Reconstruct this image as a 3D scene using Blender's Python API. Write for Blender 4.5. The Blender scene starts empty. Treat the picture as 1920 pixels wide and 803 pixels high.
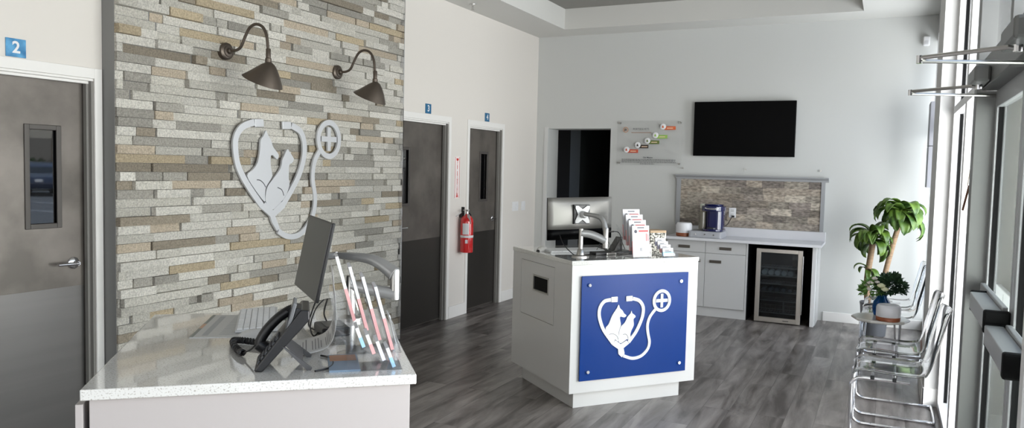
import bpy, bmesh, math, random
from mathutils import Matrix, Vector
PI = math.pi
random.seed(7)
SC = bpy.context.scene
COL = SC.collection

# ------------------------------------------------------------------ camera
cam_d = bpy.data.cameras.new('camera'); cam = bpy.data.objects.new('camera', cam_d); COL.objects.link(cam)
cam_d.sensor_width = 36; cam_d.lens = 27.0015; cam_d.clip_start = .03; cam_d.clip_end = 300
_r = Vector((0.898163, 0.43904, 0.023383)); _u = Vector((-0.047484, 0.043992, 0.997903)); _f = Vector((-0.43709, 0.89739, -0.060359))
cam.matrix_world = Matrix(((_r.x, _u.x, -_f.x, 0), (_r.y, _u.y, -_f.y, 0), (_r.z, _u.z, -_f.z, 1.63), (0, 0, 0, 1)))
SC.camera = cam
# ------------------------------------------------------------------ light
SC.view_settings.view_transform = 'Standard'; SC.view_settings.look = 'None'
SC.view_settings.gamma = 1; SC.view_settings.use_curve_mapping = False
SC.view_settings.exposure = 0.70
SC.cycles.max_bounces = 10; SC.cycles.diffuse_bounces = 5; SC.cycles.glossy_bounces = 5
SC.cycles.transmission_bounces = 10; SC.cycles.transparent_max_bounces = 12
SC.cycles.sample_clamp_indirect = 6; SC.cycles.caustics_reflective = False; SC.cycles.caustics_refractive = False
W = bpy.data.worlds.new('sky'); SC.world = W; W.use_nodes = True
_nt = W.node_tree; _nt.nodes.clear()
_o = _nt.nodes.new('ShaderNodeOutputWorld'); _b = _nt.nodes.new('ShaderNodeBackground')
_tc = _nt.nodes.new('ShaderNodeTexCoord'); _sx = _nt.nodes.new('ShaderNodeSeparateXYZ'); _cr = _nt.nodes.new('ShaderNodeValToRGB')
_cr.color_ramp.elements[0].position = .0; _cr.color_ramp.elements[0].color = (1, .97, .93, 1)
_cr.color_ramp.elements[1].position = .6; _cr.color_ramp.elements[1].color = (.55, .72, 1, 1)
_nt.links.new(_tc.outputs['Generated'], _sx.inputs[0]); _nt.links.new(_sx.outputs[2], _cr.inputs[0])
_nt.links.new(_cr.outputs[0], _b.inputs[0]); _nt.links.new(_b.outputs[0], _o.inputs[0])
_b.inputs[1].default_value = 3.2

def light(name, kind, loc, direction, energy, color=(1, 1, 1), size=(1, 1), spread=180):
    d = bpy.data.lights.new(name, kind); d.energy = energy; d.color = color
    if kind == 'AREA':
        d.shape = 'RECTANGLE'; d.size, d.size_y = size; d.spread = math.radians(spread)
    else:
        d.angle = math.radians(1.2)
    o = bpy.data.objects.new(name, d); COL.objects.link(o); o.location = loc
    o.rotation_euler = Vector(direction).to_track_quat('-Z', 'Y').to_euler()
    return o
light('sunlight', 'SUN', (0, 0, 20), (.55, .35, -1), 3.5, (1, .95, .88))
# area lamps for daylight through the storefront glazing, with added fills among them
light('daylight_windows', 'AREA', (2.0, 3.5, 1.35), (-1, .0, .32), 750, (1, .98, .965), (4.2, 2.6))
light('daylight_near_windows', 'AREA', (1.6, -.6, 1.5), (-1, .22, .10), 66, (1, .97, .94), (4.4, 2.8))
light('front_fill', 'AREA', (-1.9, -4.35, 1.7), (-.05, 1, .05), 60, (1, .98, .96), (3.6, 2.6))  # added fill, as if from the unseen front window
light('storefront_fill', 'AREA', (1.35, 2.2, 1.4), (-.17, 1, .05), 34, (1, .99, .98), (1.3, 2.6), 55)  # added narrow-spread fill for frame sides and the back wall's right end
light('daylight_far_window', 'AREA', (1.5, 8.0, 1.35), (-.75, .72, .25), 205, (.97, .98, 1), (2.2, 2.2))

# ------------------------------------------------------------------ materials
def srgb(r, g, b):
    def f(c):
        c /= 255.0
        return c / 12.92 if c <= .04045 else ((c + .055) / 1.055) ** 2.4
    return (f(r), f(g), f(b), 1)
MATS = {}
def mat(name, col, rough=.5, metal=0, noise=0, scale=20, bump=0, bscale=60, trans=0, ior=1.45, coat=0, stretch=None, col2=None, attr=False, spec=None, detail=4):
    if name in MATS: return MATS[name]
    m = bpy.data.materials.new(name); m.use_nodes = True; nt = m.node_tree; b = nt.nodes['Principled BSDF']
    b.inputs['Base Color'].default_value = col; b.inputs['Roughness'].default_value = rough; b.inputs['Metallic'].default_value = metal
    b.inputs['Transmission Weight'].default_value = trans; b.inputs['IOR'].default_value = ior; b.inputs['Coat Weight'].default_value = coat
    if spec is not None: b.inputs['Specular IOR Level'].default_value = spec
    tc = nt.nodes.new('ShaderNodeTexCoord'); mp = nt.nodes.new('ShaderNodeMapping'); nt.links.new(tc.outputs['Object'], mp.inputs[0])
    if stretch: mp.inputs['Scale'].default_value = stretch
    src = None
    if attr:
        at = nt.nodes.new('ShaderNodeAttribute'); at.attribute_name = 'Col'; src = at.outputs['Color']
    if noise or col2:
        n = nt.nodes.new('ShaderNodeTexNoise'); n.inputs['Scale'].default_value = scale; n.inputs['Detail'].default_value = detail
        nt.links.new(mp.outputs[0], n.inputs['Vector'])
        rp = nt.nodes.new('ShaderNodeValToRGB'); nt.links.new(n.outputs['Fac'], rp.inputs[0])
        rp.color_ramp.elements[0].position = .35; rp.color_ramp.elements[1].position = .65
        if col2:
            rp.color_ramp.elements[0].color = col; rp.color_ramp.elements[1].color = col2
            nt.links.new(rp.outputs[0], b.inputs['Base Color'])
        else:
            lo = 1 - noise
            rp.color_ramp.elements[0].color = (lo, lo, lo, 1); rp.color_ramp.elements[1].color = (1, 1, 1, 1)
            mx = nt.nodes.new('ShaderNodeMix'); mx.data_type = 'RGBA'; mx.blend_type = 'MULTIPLY'; mx.inputs[0].default_value = 1
            nt.links.new(rp.outputs[0], mx.inputs[7])
            if src: nt.links.new(src, mx.inputs[6])
            else: mx.inputs[6].default_value = col
            nt.links.new(mx.outputs[2], b.inputs['Base Color'])
    elif src: nt.links.new(src, b.inputs['Base Color'])
    if bump:
        n2 = nt.nodes.new('ShaderNodeTexNoise'); n2.inputs['Scale'].default_value = bscale; n2.inputs['Detail'].default_value = 5
        nt.links.new(mp.outputs[0], n2.inputs['Vector'])
        bp = nt.nodes.new('ShaderNodeBump'); bp.inputs['Strength'].default_value = bump; bp.inputs['Distance'].default_value = .01
        nt.links.new(n2.outputs['Fac'], bp.inputs['Height']); nt.links.new(bp.outputs[0], b.inputs['Normal'])
    MATS[name] = m
    return m
def glass_pane(name, tint, refl_rough=0.0, ior=1.5):
    """thin architectural glazing: clear (tinted) with fresnel reflection"""
    if name in MATS: return MATS[name]
    m = bpy.data.materials.new(name); m.use_nodes = True; nt = m.node_tree; nt.nodes.clear()
    o = nt.nodes.new('ShaderNodeOutputMaterial'); t = nt.nodes.new('ShaderNodeBsdfTransparent'); g = nt.nodes.new('ShaderNodeBsdfGlossy')
    lw = nt.nodes.new('ShaderNodeLayerWeight'); lw.inputs[0].default_value = .5; mx = nt.nodes.new('ShaderNodeMixShader')
    t.inputs[0].default_value = tint; g.inputs['Roughness'].default_value = refl_rough
    pw = nt.nodes.new('ShaderNodeMath'); pw.operation = 'POWER'; pw.inputs[1].default_value = 5; nt.links.new(lw.outputs['Facing'], pw.inputs[0])
    f0 = ((ior - 1) / (ior + 1)) ** 2
    ma = nt.nodes.new('ShaderNodeMath'); ma.operation = 'MULTIPLY_ADD'; ma.inputs[1].default_value = 1 - f0; ma.inputs[2].default_value = f0; nt.links.new(pw.outputs[0], ma.inputs[0])
    nt.links.new(ma.outputs[0], mx.inputs[0]); nt.links.new(t.outputs[0], mx.inputs[1]); nt.links.new(g.outputs[0], mx.inputs[2]); nt.links.new(mx.outputs[0], o.inputs[0])
    MATS[name] = m
    return m
wall_white = mat('wall_white', srgb(216, 211, 205), .75, bump=.03, bscale=200)
wall_grey = mat('wall_grey', srgb(196, 197, 195), .75, bump=.03, bscale=200)
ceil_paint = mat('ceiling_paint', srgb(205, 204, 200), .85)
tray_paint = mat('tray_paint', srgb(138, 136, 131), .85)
trim_paint = mat('trim_paint', srgb(228, 226, 223), .45)
dark_grey = mat('dark_grey', srgb(128, 128, 127), .6)
door_lam = mat('door_laminate', srgb(96, 91, 86), .33, .45, col2=srgb(122, 116, 110), scale=3.5, detail=6)
steel_plate = mat('steel_plate', srgb(120, 118, 116), .3, .7, noise=.08, scale=4, stretch=(1, .15, 4))
door_frame_dark = mat('door_frame_dark', srgb(84, 80, 77), .45, .3)
jamb_shaded_grey = mat('jamb_shaded_grey', srgb(128, 126, 122), .5)
chrome = mat('chrome', srgb(225, 226, 230), .08, 1)
brushed = mat('brushed_metal', srgb(185, 183, 180), .28, 1)
arm_grey = mat('arm_grey', srgb(165, 165, 165), .35, .6)
alu = mat('anodised_aluminium', srgb(176, 178, 180), .34, .3)
alu_dark = mat('aluminium_grey', srgb(112, 113, 112), .42, .5)
white_gloss = mat('white_gloss', srgb(206, 205, 204), .14, coat=.25)
white_satin = mat('white_satin', srgb(225, 225, 226), .4)
cab_grey = mat('cabinet_grey', srgb(196, 196, 196), .38)
handle_met = mat('handle_metal', srgb(110, 104, 98), .3, .8)
black_pl = mat('black_plastic', srgb(22, 22, 24), .35)
black_matte = mat('black_matte', srgb(9, 9, 10), .7, spec=.2)
screen_blk = mat('screen_black', srgb(4, 4, 5), .35, spec=.06)
screen_gry = mat('screen_grey', srgb(52, 53, 54), .35)
blue_panel = mat('blue_panel', srgb(8, 52, 122), .3, spec=.2)
emblem_white = mat('emblem_white', srgb(226, 226, 228), .35)
emblem_metal = mat('emblem_metal', srgb(202, 203, 206), .35, .2)
bronze = mat('bronze', srgb(102, 93, 85), .38, .75)
red_gloss = mat('red_gloss', srgb(190, 22, 24), .15, coat=.7)
red_pr = mat('red_print', srgb(200, 45, 40), .5)
paper = mat('paper', srgb(206, 206, 208), .7)
ink = mat('ink', srgb(70, 72, 78), .7)
acrylic = glass_pane('clear_acrylic', (.985, .987, .99, 1), 0, 1.42)
chair_acrylic = mat('chair_acrylic', (.93, .94, .96, 1), .03, trans=1, ior=1.45)
window_glass = glass_pane('window_glass', (.64, .65, .65, 1), 0, 1.5)
door_glass = glass_pane('door_glass', (.47, .49, .48, 1), 0, 1.5)
dark_glass = mat('dark_door_glass', srgb(12, 12, 13), .02, spec=1.0, ior=1.8)
fridge_glass = glass_pane('fridge_glass', (.5, .54, .56, 1), 0, 1.5)
stone = mat('ledger_stone', (1, 1, 1, 1), .8, noise=.34, scale=95, bump=1.0, bscale=170, attr=True, detail=10)
splash = mat('splash_stone', (1, 1, 1, 1), .75, noise=.55, scale=22, bump=.8, bscale=40, attr=True, detail=10, stretch=(1, 1, 2.4))
teal = mat('sign_blue', srgb(40, 110, 160), .35, col2=srgb(90, 160, 205), scale=14)
sign_blue_dark = mat('sign_blue_dark', srgb(36, 100, 140), .35)
def quartz():
    m = mat('quartz', srgb(222, 221, 218), .09, coat=1.0, ior=1.6); m.node_tree.nodes['Principled BSDF'].inputs['Coat Roughness'].default_value = .03; m.node_tree.nodes['Principled BSDF'].inputs['Coat IOR'].default_value = 1.8
    nt = m.node_tree; b = nt.nodes['Principled BSDF']; tc = [n for n in nt.nodes if n.type == 'TEX_COORD'][0]
    v = nt.nodes.new('ShaderNodeTexNoise'); v.inputs['Scale'].default_value = 200; v.inputs['Detail'].default_value = 2; nt.links.new(tc.outputs['Object'], v.inputs['Vector'])
    r = nt.nodes.new('ShaderNodeValToRGB'); r.color_ramp.elements[0].position = .34; r.color_ramp.elements[0].color = srgb(172, 168, 161)
    r.color_ramp.elements[1].position = .44; r.color_ramp.elements[1].color = srgb(216, 215, 211)
    nt.links.new(v.outputs['Fac'], r.inputs[0]); nt.links.new(r.outputs[0], b.inputs['Base Color'])
    return m
quartz_m = quartz()
def floor_mat():
    m = bpy.data.materials.new('vinyl_plank'); m.use_nodes = True; nt = m.node_tree; b = nt.nodes['Principled BSDF']; L = nt.links.new
    tc = nt.nodes.new('ShaderNodeTexCoord')
    mp = nt.nodes.new('ShaderNodeMapping'); mp.inputs['Rotation'].default_value = (0, 0, PI / 2); L(tc.outputs['Object'], mp.inputs[0])
    br = nt.nodes.new('ShaderNodeTexBrick'); br.inputs['Scale'].default_value = 1; br.inputs['Brick Width'].default_value = 1.22
    br.inputs['Row Height'].default_value = .18; br.inputs['Mortar Size'].default_value = .0012; br.inputs['Mortar Smooth'].default_value = .3
    br.inputs['Color1'].default_value = (0, 0, 0, 1); br.inputs['Color2'].default_value = (1, 1, 1, 1); br.inputs['Mortar'].default_value = (.0, .0, .0, 1)
    br.offset = .37; br.offset_frequency = 2; L(mp.outputs[0], br.inputs['Vector'])
    # grain stretched along the plank, shifted per plank
    ad = nt.nodes.new('ShaderNodeVectorMath'); ad.operation = 'MULTIPLY_ADD'; ad.inputs[1].default_value = (7, 3, 5)
    L(br.outputs['Color'], ad.inputs[0]); L(tc.outputs['Object'], ad.inputs[2])
    m2 = nt.nodes.new('ShaderNodeMapping'); m2.inputs['Scale'].default_value = (6, .9, 1); L(ad.outputs[0], m2.inputs[0])
    n = nt.nodes.new('ShaderNodeTexNoise'); n.inputs['Scale'].default_value = 1.3; n.inputs['Detail'].default_value = 7; n.inputs['Roughness'].default_value = .6; n.inputs['Distortion'].default_value = .5
    L(m2.outputs[0], n.inputs['Vector'])
    r = nt.nodes.new('ShaderNodeValToRGB'); r.color_ramp.elements[0].position = .36; r.color_ramp.elements[0].color = srgb(72, 66, 63)
    r.color_ramp.elements[1].position = .66; r.color_ramp.elements[1].color = srgb(146, 139, 135); L(n.outputs['Fac'], r.inputs[0])
    hs = nt.nodes.new('ShaderNodeMix'); hs.data_type = 'RGBA'; hs.blend_type = 'MULTIPLY'; hs.inputs[0].default_value = 1
    mr = nt.nodes.new('ShaderNodeMapRange'); mr.inputs['To Min'].default_value = .85; mr.inputs['To Max'].default_value = 1.05
    L(br.outputs['Color'], mr.inputs[0]); L(r.outputs[0], hs.inputs[6]); L(mr.outputs[0], hs.inputs[7])
    mo = nt.nodes.new('ShaderNodeMix'); mo.data_type = 'RGBA'; L(br.outputs['Fac'], mo.inputs[0]); L(hs.outputs[2], mo.inputs[6]); mo.inputs[7].default_value = srgb(60, 56, 54)
    L(mo.outputs[2], b.inputs['Base Color']); b.inputs['Roughness'].default_value = .36
    bp = nt.nodes.new('ShaderNodeBump'); bp.inputs['Strength'].default_value = .08; bp.inputs['Distance'].default_value = .004; L(n.outputs['Fac'], bp.inputs['Height']); L(bp.outputs[0], b.inputs['Normal'])
    return m
floor_m = floor_mat()

# ------------------------------------------------------------------ mesh helpers
def catmull(pts, n=8, closed=False):
    P = [Vector(p) for p in pts]; out = []; N = len(P)
    for i in range(N if closed else N - 1):
        if closed: a, b, c, d = P[(i - 1) % N], P[i], P[(i + 1) % N], P[(i + 2) % N]
        else: a, b, c, d = P[max(i - 1, 0)], P[i], P[i + 1], P[min(i + 2, N - 1)]
        for k in range(n):
            t = k / n
            out.append(.5 * ((2 * b) + (c - a) * t + (2 * a - 5 * b + 4 * c - d) * t * t + (3 * b - a - 3 * c + d) * t ** 3))
    if not closed: out.append(P[-1])
    return out
class M:
    def __init__(s, mtx=None): s.v = []; s.f = []; s.mi = []; s.cols = []; s.m = mtx or Matrix(); s.cur = 0; s.col = None
    def at(s, mtx): s.m = mtx; return s
    def use(s, i): s.cur = i; return s
    def add(s, vs, fs):
        o = len(s.v); s.v += [s.m @ Vector(p) for p in vs]
        for f in fs: s.f.append([i + o for i in f]); s.mi.append(s.cur); s.cols.append(s.col)
        return s
    def box(s, x0, y0, z0, x1, y1, z1):
        if x0 > x1: x0, x1 = x1, x0
        if y0 > y1: y0, y1 = y1, y0
        if z0 > z1: z0, z1 = z1, z0
        return s.add([(x0, y0, z0), (x1, y0, z0), (x1, y1, z0), (x0, y1, z0), (x0, y0, z1), (x1, y0, z1), (x1, y1, z1), (x0, y1, z1)],
                     [(0, 3, 2, 1), (4, 5, 6, 7), (0, 1, 5, 4), (1, 2, 6, 5), (2, 3, 7, 6), (3, 0, 4, 7)])
    def prism(s, poly, z0, z1):   # polygon in local xy, extruded along z
        n = len(poly); vs = [(p[0], p[1], z0) for p in poly] + [(p[0], p[1], z1) for p in poly]
        area = sum(poly[i][0] * poly[(i + 1) % n][1] - poly[(i + 1) % n][0] * poly[i][1] for i in range(n))
        idx = list(range(n)) if area > 0 else list(range(n))[::-1]
        fs = [tuple(reversed(idx)), tuple(i + n for i in idx)]
        for k in range(n):
            a, b = idx[k], idx[(k + 1) % n]; fs.append((a, b, b + n, a + n))
        return s.add(vs, fs)
    def stroke(s, pts, w, z0, z1, n=6, closed=False, smooth=True):
        P = catmull([(p[0], p[1], 0) for p in pts], n, closed) if smooth else [Vector((p[0], p[1], 0)) for p in pts]
        N = len(P); L = []; R = []
        for i in range(N):
            a = P[(i - 1) % N] if closed or i else P[0]; b = P[(i + 1) % N] if closed or i < N - 1 else P[-1]
            t = (b - a).normalized(); nn = Vector((-t.y, t.x, 0)) * w / 2
            L.append(P[i] + nn); R.append(P[i] - nn)
        vs = []
        for i in range(N): vs += [(R[i].x, R[i].y, z0), (L[i].x, L[i].y, z0), (L[i].x, L[i].y, z1), (R[i].x, R[i].y, z1)]
        fs = []
        for i in range(N if closed else N - 1):
            a = 4 * i; b = 4 * ((i + 1) % N)
            for k in range(4): fs.append((a + k, a + (k + 1) % 4, b + (k + 1) % 4, b + k))
        if not closed: fs += [(3, 2, 1, 0), tuple(4 * (N - 1) + k for k in range(4))]
        return s.add(vs, fs)
    def tube(s, pts, r, n=10, closed=False, smooth=0):
        P = catmull(pts, smooth, closed) if smooth else [Vector(p) for p in pts]
        N = len(P); rr = r if isinstance(r, (list, tuple)) else None
        vs = []; fs = []; prev = None
        for i in range(N):
            a = P[(i - 1) % N] if closed or i else P[0]; b = P[(i + 1) % N] if closed or i < N - 1 else P[-1]
            t = (b - a).normalized()
            if prev is None:
                up = Vector((0, 0, 1)) if abs(t.z) < .9 else Vector((1, 0, 0)); x = t.cross(up).normalized()
            else:
                x = (prev - t * prev.dot(t)).normalized()
            prev = x; y = t.cross(x)
            q = r if rr is None else rr[0] + (rr[1] - rr[0]) * i / (N - 1) if len(rr) == 2 else rr[i]
            for k in range(n):
                an = 2 * PI * k / n; vs.append(P[i] + (x * math.cos(an) + y * math.sin(an)) * q)
        for i in range(N if closed else N - 1):
            for k in range(n):
                a = i * n + k; b = i * n + (k + 1) % n; c = ((i + 1) % N) * n + (k + 1) % n; d = ((i + 1) % N) * n + k
                fs.append((a, b, c, d))
        if not closed: fs += [tuple(reversed(range(n))), tuple((N - 1) * n + k for k in range(n))]
        return s.add(vs, fs)
    def lathe(s, prof, n=32, cap=True):   # profile of (r, z) about local z
        vs = []; fs = []
        for (r, z) in prof:
            for k in range(n): vs.append((r * math.cos(2 * PI * k / n), r * math.sin(2 * PI * k / n), z))
        for i in range(len(prof) - 1):
            for k in range(n):
                a = i * n + k; b = i * n + (k + 1) % n; fs.append((a, b, b + n, a + n))
        if cap: fs += [tuple(reversed(range(n))), tuple((len(prof) - 1) * n + k for k in range(n))]
        return s.add(vs, fs)
    def grid(s, rows):            # rows of points -> open sheet
        n = len(rows[0]); vs = [p for r in rows for p in r]; fs = []
        for i in range(len(rows) - 1):
            for k in range(n - 1): fs.append((i * n + k, i * n + k + 1, (i + 1) * n + k + 1, (i + 1) * n + k))
        return s.add(vs, fs)
    def text(s, body, size, depth=.001, align='CENTER', bold=0, xs=1):
        cu = bpy.data.curves.new('t', 'FONT'); cu.body = body; cu.size = size; cu.align_x = align; cu.align_y = 'CENTER'; cu.offset = bold; cu.resolution_u = 3
        o = bpy.data.objects.new('t', cu); COL.objects.link(o); bpy.context.view_layer.update()
        me = bpy.data.meshes.new_from_object(o.evaluated_get(bpy.context.evaluated_depsgraph_get()))
        vs = [(v.co.x * xs, v.co.y, depth) for v in me.vertices]; fs = [tuple(p.vertices) for p in me.polygons]
        bpy.data.objects.remove(o); bpy.data.curves.remove(cu); bpy.data.meshes.remove(me)
        return s.add(vs, fs)
    def build(s, name, ms, parent=None, bevel=0, smooth=False, solid=0, seg=2, sub=0):
        me = bpy.data.meshes.new(name); me.from_pydata([tuple(v) for v in s.v], [], s.f)
        for m in (ms if isinstance(ms, (list, tuple)) else [ms]): me.materials.append(m)
        me.polygons.foreach_set('material_index', s.mi)
        if any(c is not None for c in s.cols):
            ca = me.color_attributes.new('Col', 'FLOAT_COLOR', 'CORNER')
            for p in me.polygons:
                c = s.cols[p.index] or (1, 1, 1, 1)
                for li in p.loop_indices: ca.data[li].color = c
        bm = bmesh.new(); bm.from_mesh(me); bmesh.ops.recalc_face_normals(bm, faces=bm.faces) if not solid else None; bm.to_mesh(me); bm.free()
        if smooth:
            me.polygons.foreach_set('use_smooth', [True] * len(me.polygons))
            try: me.set_sharp_from_angle(angle=math.radians(38))
            except Exception: pass
        me.update()
        o = bpy.data.objects.new(name, me); COL.objects.link(o)
        if parent: o.parent = parent
        if solid:
            k = o.modifiers.new('solid', 'SOLIDIFY'); k.thickness = solid; k.offset = 0
        if sub:
            k = o.modifiers.new('sub', 'SUBSURF'); k.levels = sub; k.render_levels = sub
        if bevel:
            k = o.modifiers.new('bevel', 'BEVEL'); k.width = bevel; k.segments = seg; k.limit_method = 'ANGLE'; k.angle_limit = math.radians(40)
        return o
def tag(o, label, cat, group=None, kind=None):
    o['label'] = label; o['category'] = cat
    if group: o['group'] = group
    if kind: o['kind'] = kind
    return o
def thing(name, label, cat, loc=(0, 0, 0), rz=0, group=None):
    o = bpy.data.objects.new(name, None); COL.objects.link(o); o.location = loc; o.rotation_euler = (0, 0, rz); o.empty_display_size = .1
    return tag(o, label, cat, group)
def struct(o): o['kind'] = 'structure'; return o
def dup(root, loc=None, rz=None, label=None, group=None):
    r = root.copy(); COL.objects.link(r)
    if loc is not None: r.location = loc
    if rz is not None: r.rotation_euler = (0, 0, rz)
    if label: r['label'] = label
    if group: r['group'] = group
    for ch in list(root.children):
        c = ch.copy(); COL.objects.link(c); c.parent = r
        for g in ch.children:
            d = g.copy(); COL.objects.link(d); d.parent = c
    return r
def T(x, y, z): return Matrix.Translation((x, y, z))
def RX(a): return Matrix.Rotation(a, 4, 'X')
def RY(a): return Matrix.Rotation(a, 4, 'Y')
def RZ(a): return Matrix.Rotation(a, 4, 'Z')
def basis(o, x, y, z):  # columns
    x, y, z = Vector(x), Vector(y), Vector(z)
    return Matrix(((x.x, y.x, z.x, o[0]), (x.y, y.y, z.y, o[1]), (x.z, y.z, z.z, o[2]), (0, 0, 0, 1)))
# wall bases: local x = reading direction, local y = up, local z = out of the wall
def on_left(y, z, x=-4.15): return basis((x, y, z), (0, 1, 0), (0, 0, 1), (1, 0, 0))
def on_back(x, z, y=9.2): return basis((x, y, z), (1, 0, 0), (0, 0, 1), (0, -1, 0))

XL, XR, YB, YF, CZ = -4.15, .40, 9.2, -4.2, 3.32
# ================================================================== room shell
struct(M().box(-7, YF - .2, -.1, XR + .12, 13.0, 0).build('floor', floor_m))
# ceiling: dropped soffit ring around a raised tray
c = M()
c.box(XL - .2, YF - .2, CZ, -3.61, 8.75, CZ + .6); c.box(-.30, YF - .2, CZ, XR + .2, 8.75, CZ + .6)
c.box(XL - .2, 8.75, CZ, XR + .2, YB + .2, CZ + .6); c.box(-3.61, YF - .2, CZ, -.30, -3.6, CZ + .6)
ceil = struct(c.build('ceiling', ceil_paint))
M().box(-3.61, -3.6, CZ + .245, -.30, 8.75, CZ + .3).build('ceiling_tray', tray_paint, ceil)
# left wall with three door openings
DO = [(2.04, 2.955), (6.02, 6.955), (7.40, 8.20)]; DH = 2.085
w = M(); y = YF - .1
for a, b in DO:
    w.box(XL - .16, y, 0, XL, a, CZ); w.box(XL - .16, a, DH, XL, b, CZ); y = b
w.box(XL - .16, y, 0, XL, YB + .001, CZ)
struct(w.build('wall_left', wall_white))
struct(M().box(XL - 2.2, YF, 0, XL - 2.1, YB, CZ).build('wall_behind_rooms', black_matte))
# back wall with the dark opening
w = M(); OX0, OX1, OH = -3.985, -3.135, 2.145
w.box(XL - .16, YB, 0, OX0, YB + .34, CZ); w.box(OX0, YB, OH, OX1, YB + .34, CZ); w.box(OX1, YB, 0, XR + .12, YB + .34, CZ)
struct(w.build('wall_back', wall_grey))
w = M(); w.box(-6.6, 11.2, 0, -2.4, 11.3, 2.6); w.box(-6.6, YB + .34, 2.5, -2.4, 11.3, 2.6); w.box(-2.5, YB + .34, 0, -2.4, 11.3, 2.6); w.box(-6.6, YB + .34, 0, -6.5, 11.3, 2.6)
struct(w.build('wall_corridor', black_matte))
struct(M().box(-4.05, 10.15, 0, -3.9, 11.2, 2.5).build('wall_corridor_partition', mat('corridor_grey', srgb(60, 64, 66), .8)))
# stone-clad projecting wall
SX = -4.045; SY0, SY1 = 3.01, 5.90
struct(M().box(XL, SY0, 0, SX, SY1, CZ).build('wall_accent', dark_grey))  # dark grey also carries the shade on the near return face
st = M(); z = 0
def stone_col():
    q = random.random()
    if q < .07: c = (198, 182, 154)
    elif q < .15: c = (160, 150, 134)
    elif q < .30: c = (178, 174, 165)
    elif q < .38: c = (200, 186, 166)
    elif q < .68: c = (214, 210, 200)
    else: c = (228, 224, 215)
    j = random.uniform(.93, 1.05)
    return srgb(*[min(242, v * j) for v in c])
RH = .0535
while z < CZ - .001:
    h = min(RH, CZ - z); y = SY0 + .004 - random.random() * .2
    while y < SY1:
        L = random.choice((.1, .13, .18, .22, .26, .3, .36, .42, .5, .58)); a = max(y, SY0 + .002); b = min(y + L, SY1)
        if random.random() < .4 and y > SY0: a += .0085
        if b - a > .012:
            d = random.choice((.004, .012, .018, .022, .03, .042)); st.col = stone_col()
            n = max(1, int((b - a) / .09)); x1 = SX + d
            # slightly chipped front face: jitter the depth along the stone
            ys = [a + (b - a) * i / n for i in range(n + 1)]; vs = []
            g = .0007
            for i, yy in enumerate(ys):
                yy = min(max(yy, a + g), b - g); jb = random.uniform(-.0015, .0015); jt = random.uniform(-.0015, .0015)
                vs += [(SX - .002, yy, z + g), (x1 + jb, yy, z + g + random.uniform(0, .0012)), (x1 + jt, yy, z + h - g - random.uniform(0, .0012)), (SX - .002, yy, z + h - g)]
            fs = [(0, 1, 2, 3), tuple(4 * n + k for k in (3, 2, 1, 0))]
            for i in range(n):
                for k in range(3): fs.append((4 * i + k, 4 * i + 4 + k, 4 * i + 5 + k, 4 * i + 1 + k))
            st.add(vs, fs)
        y += L
    z += RH
acc = bpy.data.objects['wall_accent']
st.build('stone_cladding', stone, acc)
M().box(SX, SY1, 0, SX + .042, SY1 + .008, CZ).build('metal_edge_trim', chrome, acc)
# right wall: pier, solid end, storefront header
w = M()
w.box(XR, 6.85, 3.06, XR + .12, YB, CZ); w.box(.385, 8.74, 0, XR + .12, 8.80, 3.06); w.box(XR, 6.85, 0, XR + .12, 8.74, .10); w.box(XR, 8.80, 0, XR + .12, YB, .10)
struct(w.build('wall_right', mat('wall_right_grey', srgb(165, 165, 165), .75)))
struct(M().box(.305, 6.17, 0, XR + .12, 6.85, CZ).build('wall_right_pier', mat('pier_white', srgb(205, 204, 203), .6)))
w = M(); w.box(XR - .01, YF, 3.14, XR + .14, 6.17, CZ); w.box(XR - .01, YF, 0, XR + .14, -3.6, 3.14)
struct(w.build('wall_right_header', dark_grey))
# unseen front wall behind the camera, its wide window added to let light in
w = M(); w.box(XL - .16, YF - .15, 0, -3.8, YF, CZ); w.box(-3.8, YF - .15, 3.0, 0, YF, CZ); w.box(-3.8, YF - .15, 0, 0, YF, .35); w.box(0, YF - .15, 0, XR + .14, YF, CZ)
struct(w.build('wall_front', wall_white))
wf = M()
for x in (-3.8, -2.55, -1.3, -.05): wf.box(x, YF - .11, .35, x + .05, YF - .03, 3.0)
for z_ in (.35, 2.1, 2.95): wf.box(-3.8, YF - .11, z_, 0, YF - .03, z_ + .05)
wn = struct(wf.build('window_4', alu)); M().box(-3.78, YF - .075, .37, -.02, YF - .07, 2.98).build('window_pane', window_glass, wn)
# far windows between the pier and the back corner
for n_, (a, b_) in ((3, (6.85, 8.74)), (10, (8.80, 9.2))):
    cw = M()
    for z0_, z1_ in ((.10, .14), (2.07, 2.11), (3.02, 3.06)): cw.box(XR + .03, a, z0_, XR + .09, b_, z1_)
    cw = struct(cw.build('window_%d' % n_, white_satin)); M().box(XR + .055, a, .13, XR + .06, b_, 3.03).build('window_pane', window_glass, cw)

# baseboards
for i, (a, b) in enumerate(((7.005, 7.35), (8.25, 9.2))):
    struct(M().box(XL, a, 0, XL + .014, b, .13).build('baseboard_left' if i == 0 else 'baseboard_left_far', trim_paint, None, .003))
struct(M().box(-.58, YB - .014, 0, XR, YB, .105).build('baseboard_back', trim_paint, None, .003))
struct(M().box(-3.135, YB - .014, 0, -2.3, YB, .105).build('baseboard_back_left', trim_paint, None, .003))
struct(M().box(.291, 6.156, 0, XR, 6.17, .13).box(.291, 6.156, 0, .305, 6.86, .13).build('baseboard_right', trim_paint, None, .003))
# opening corner bead strips
struct(M().box(OX0 - .05, YB - .008, 0, OX0, YB, OH + .02).build('trim_1', mat('bead', srgb(205, 205, 204), .6)))

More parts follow.
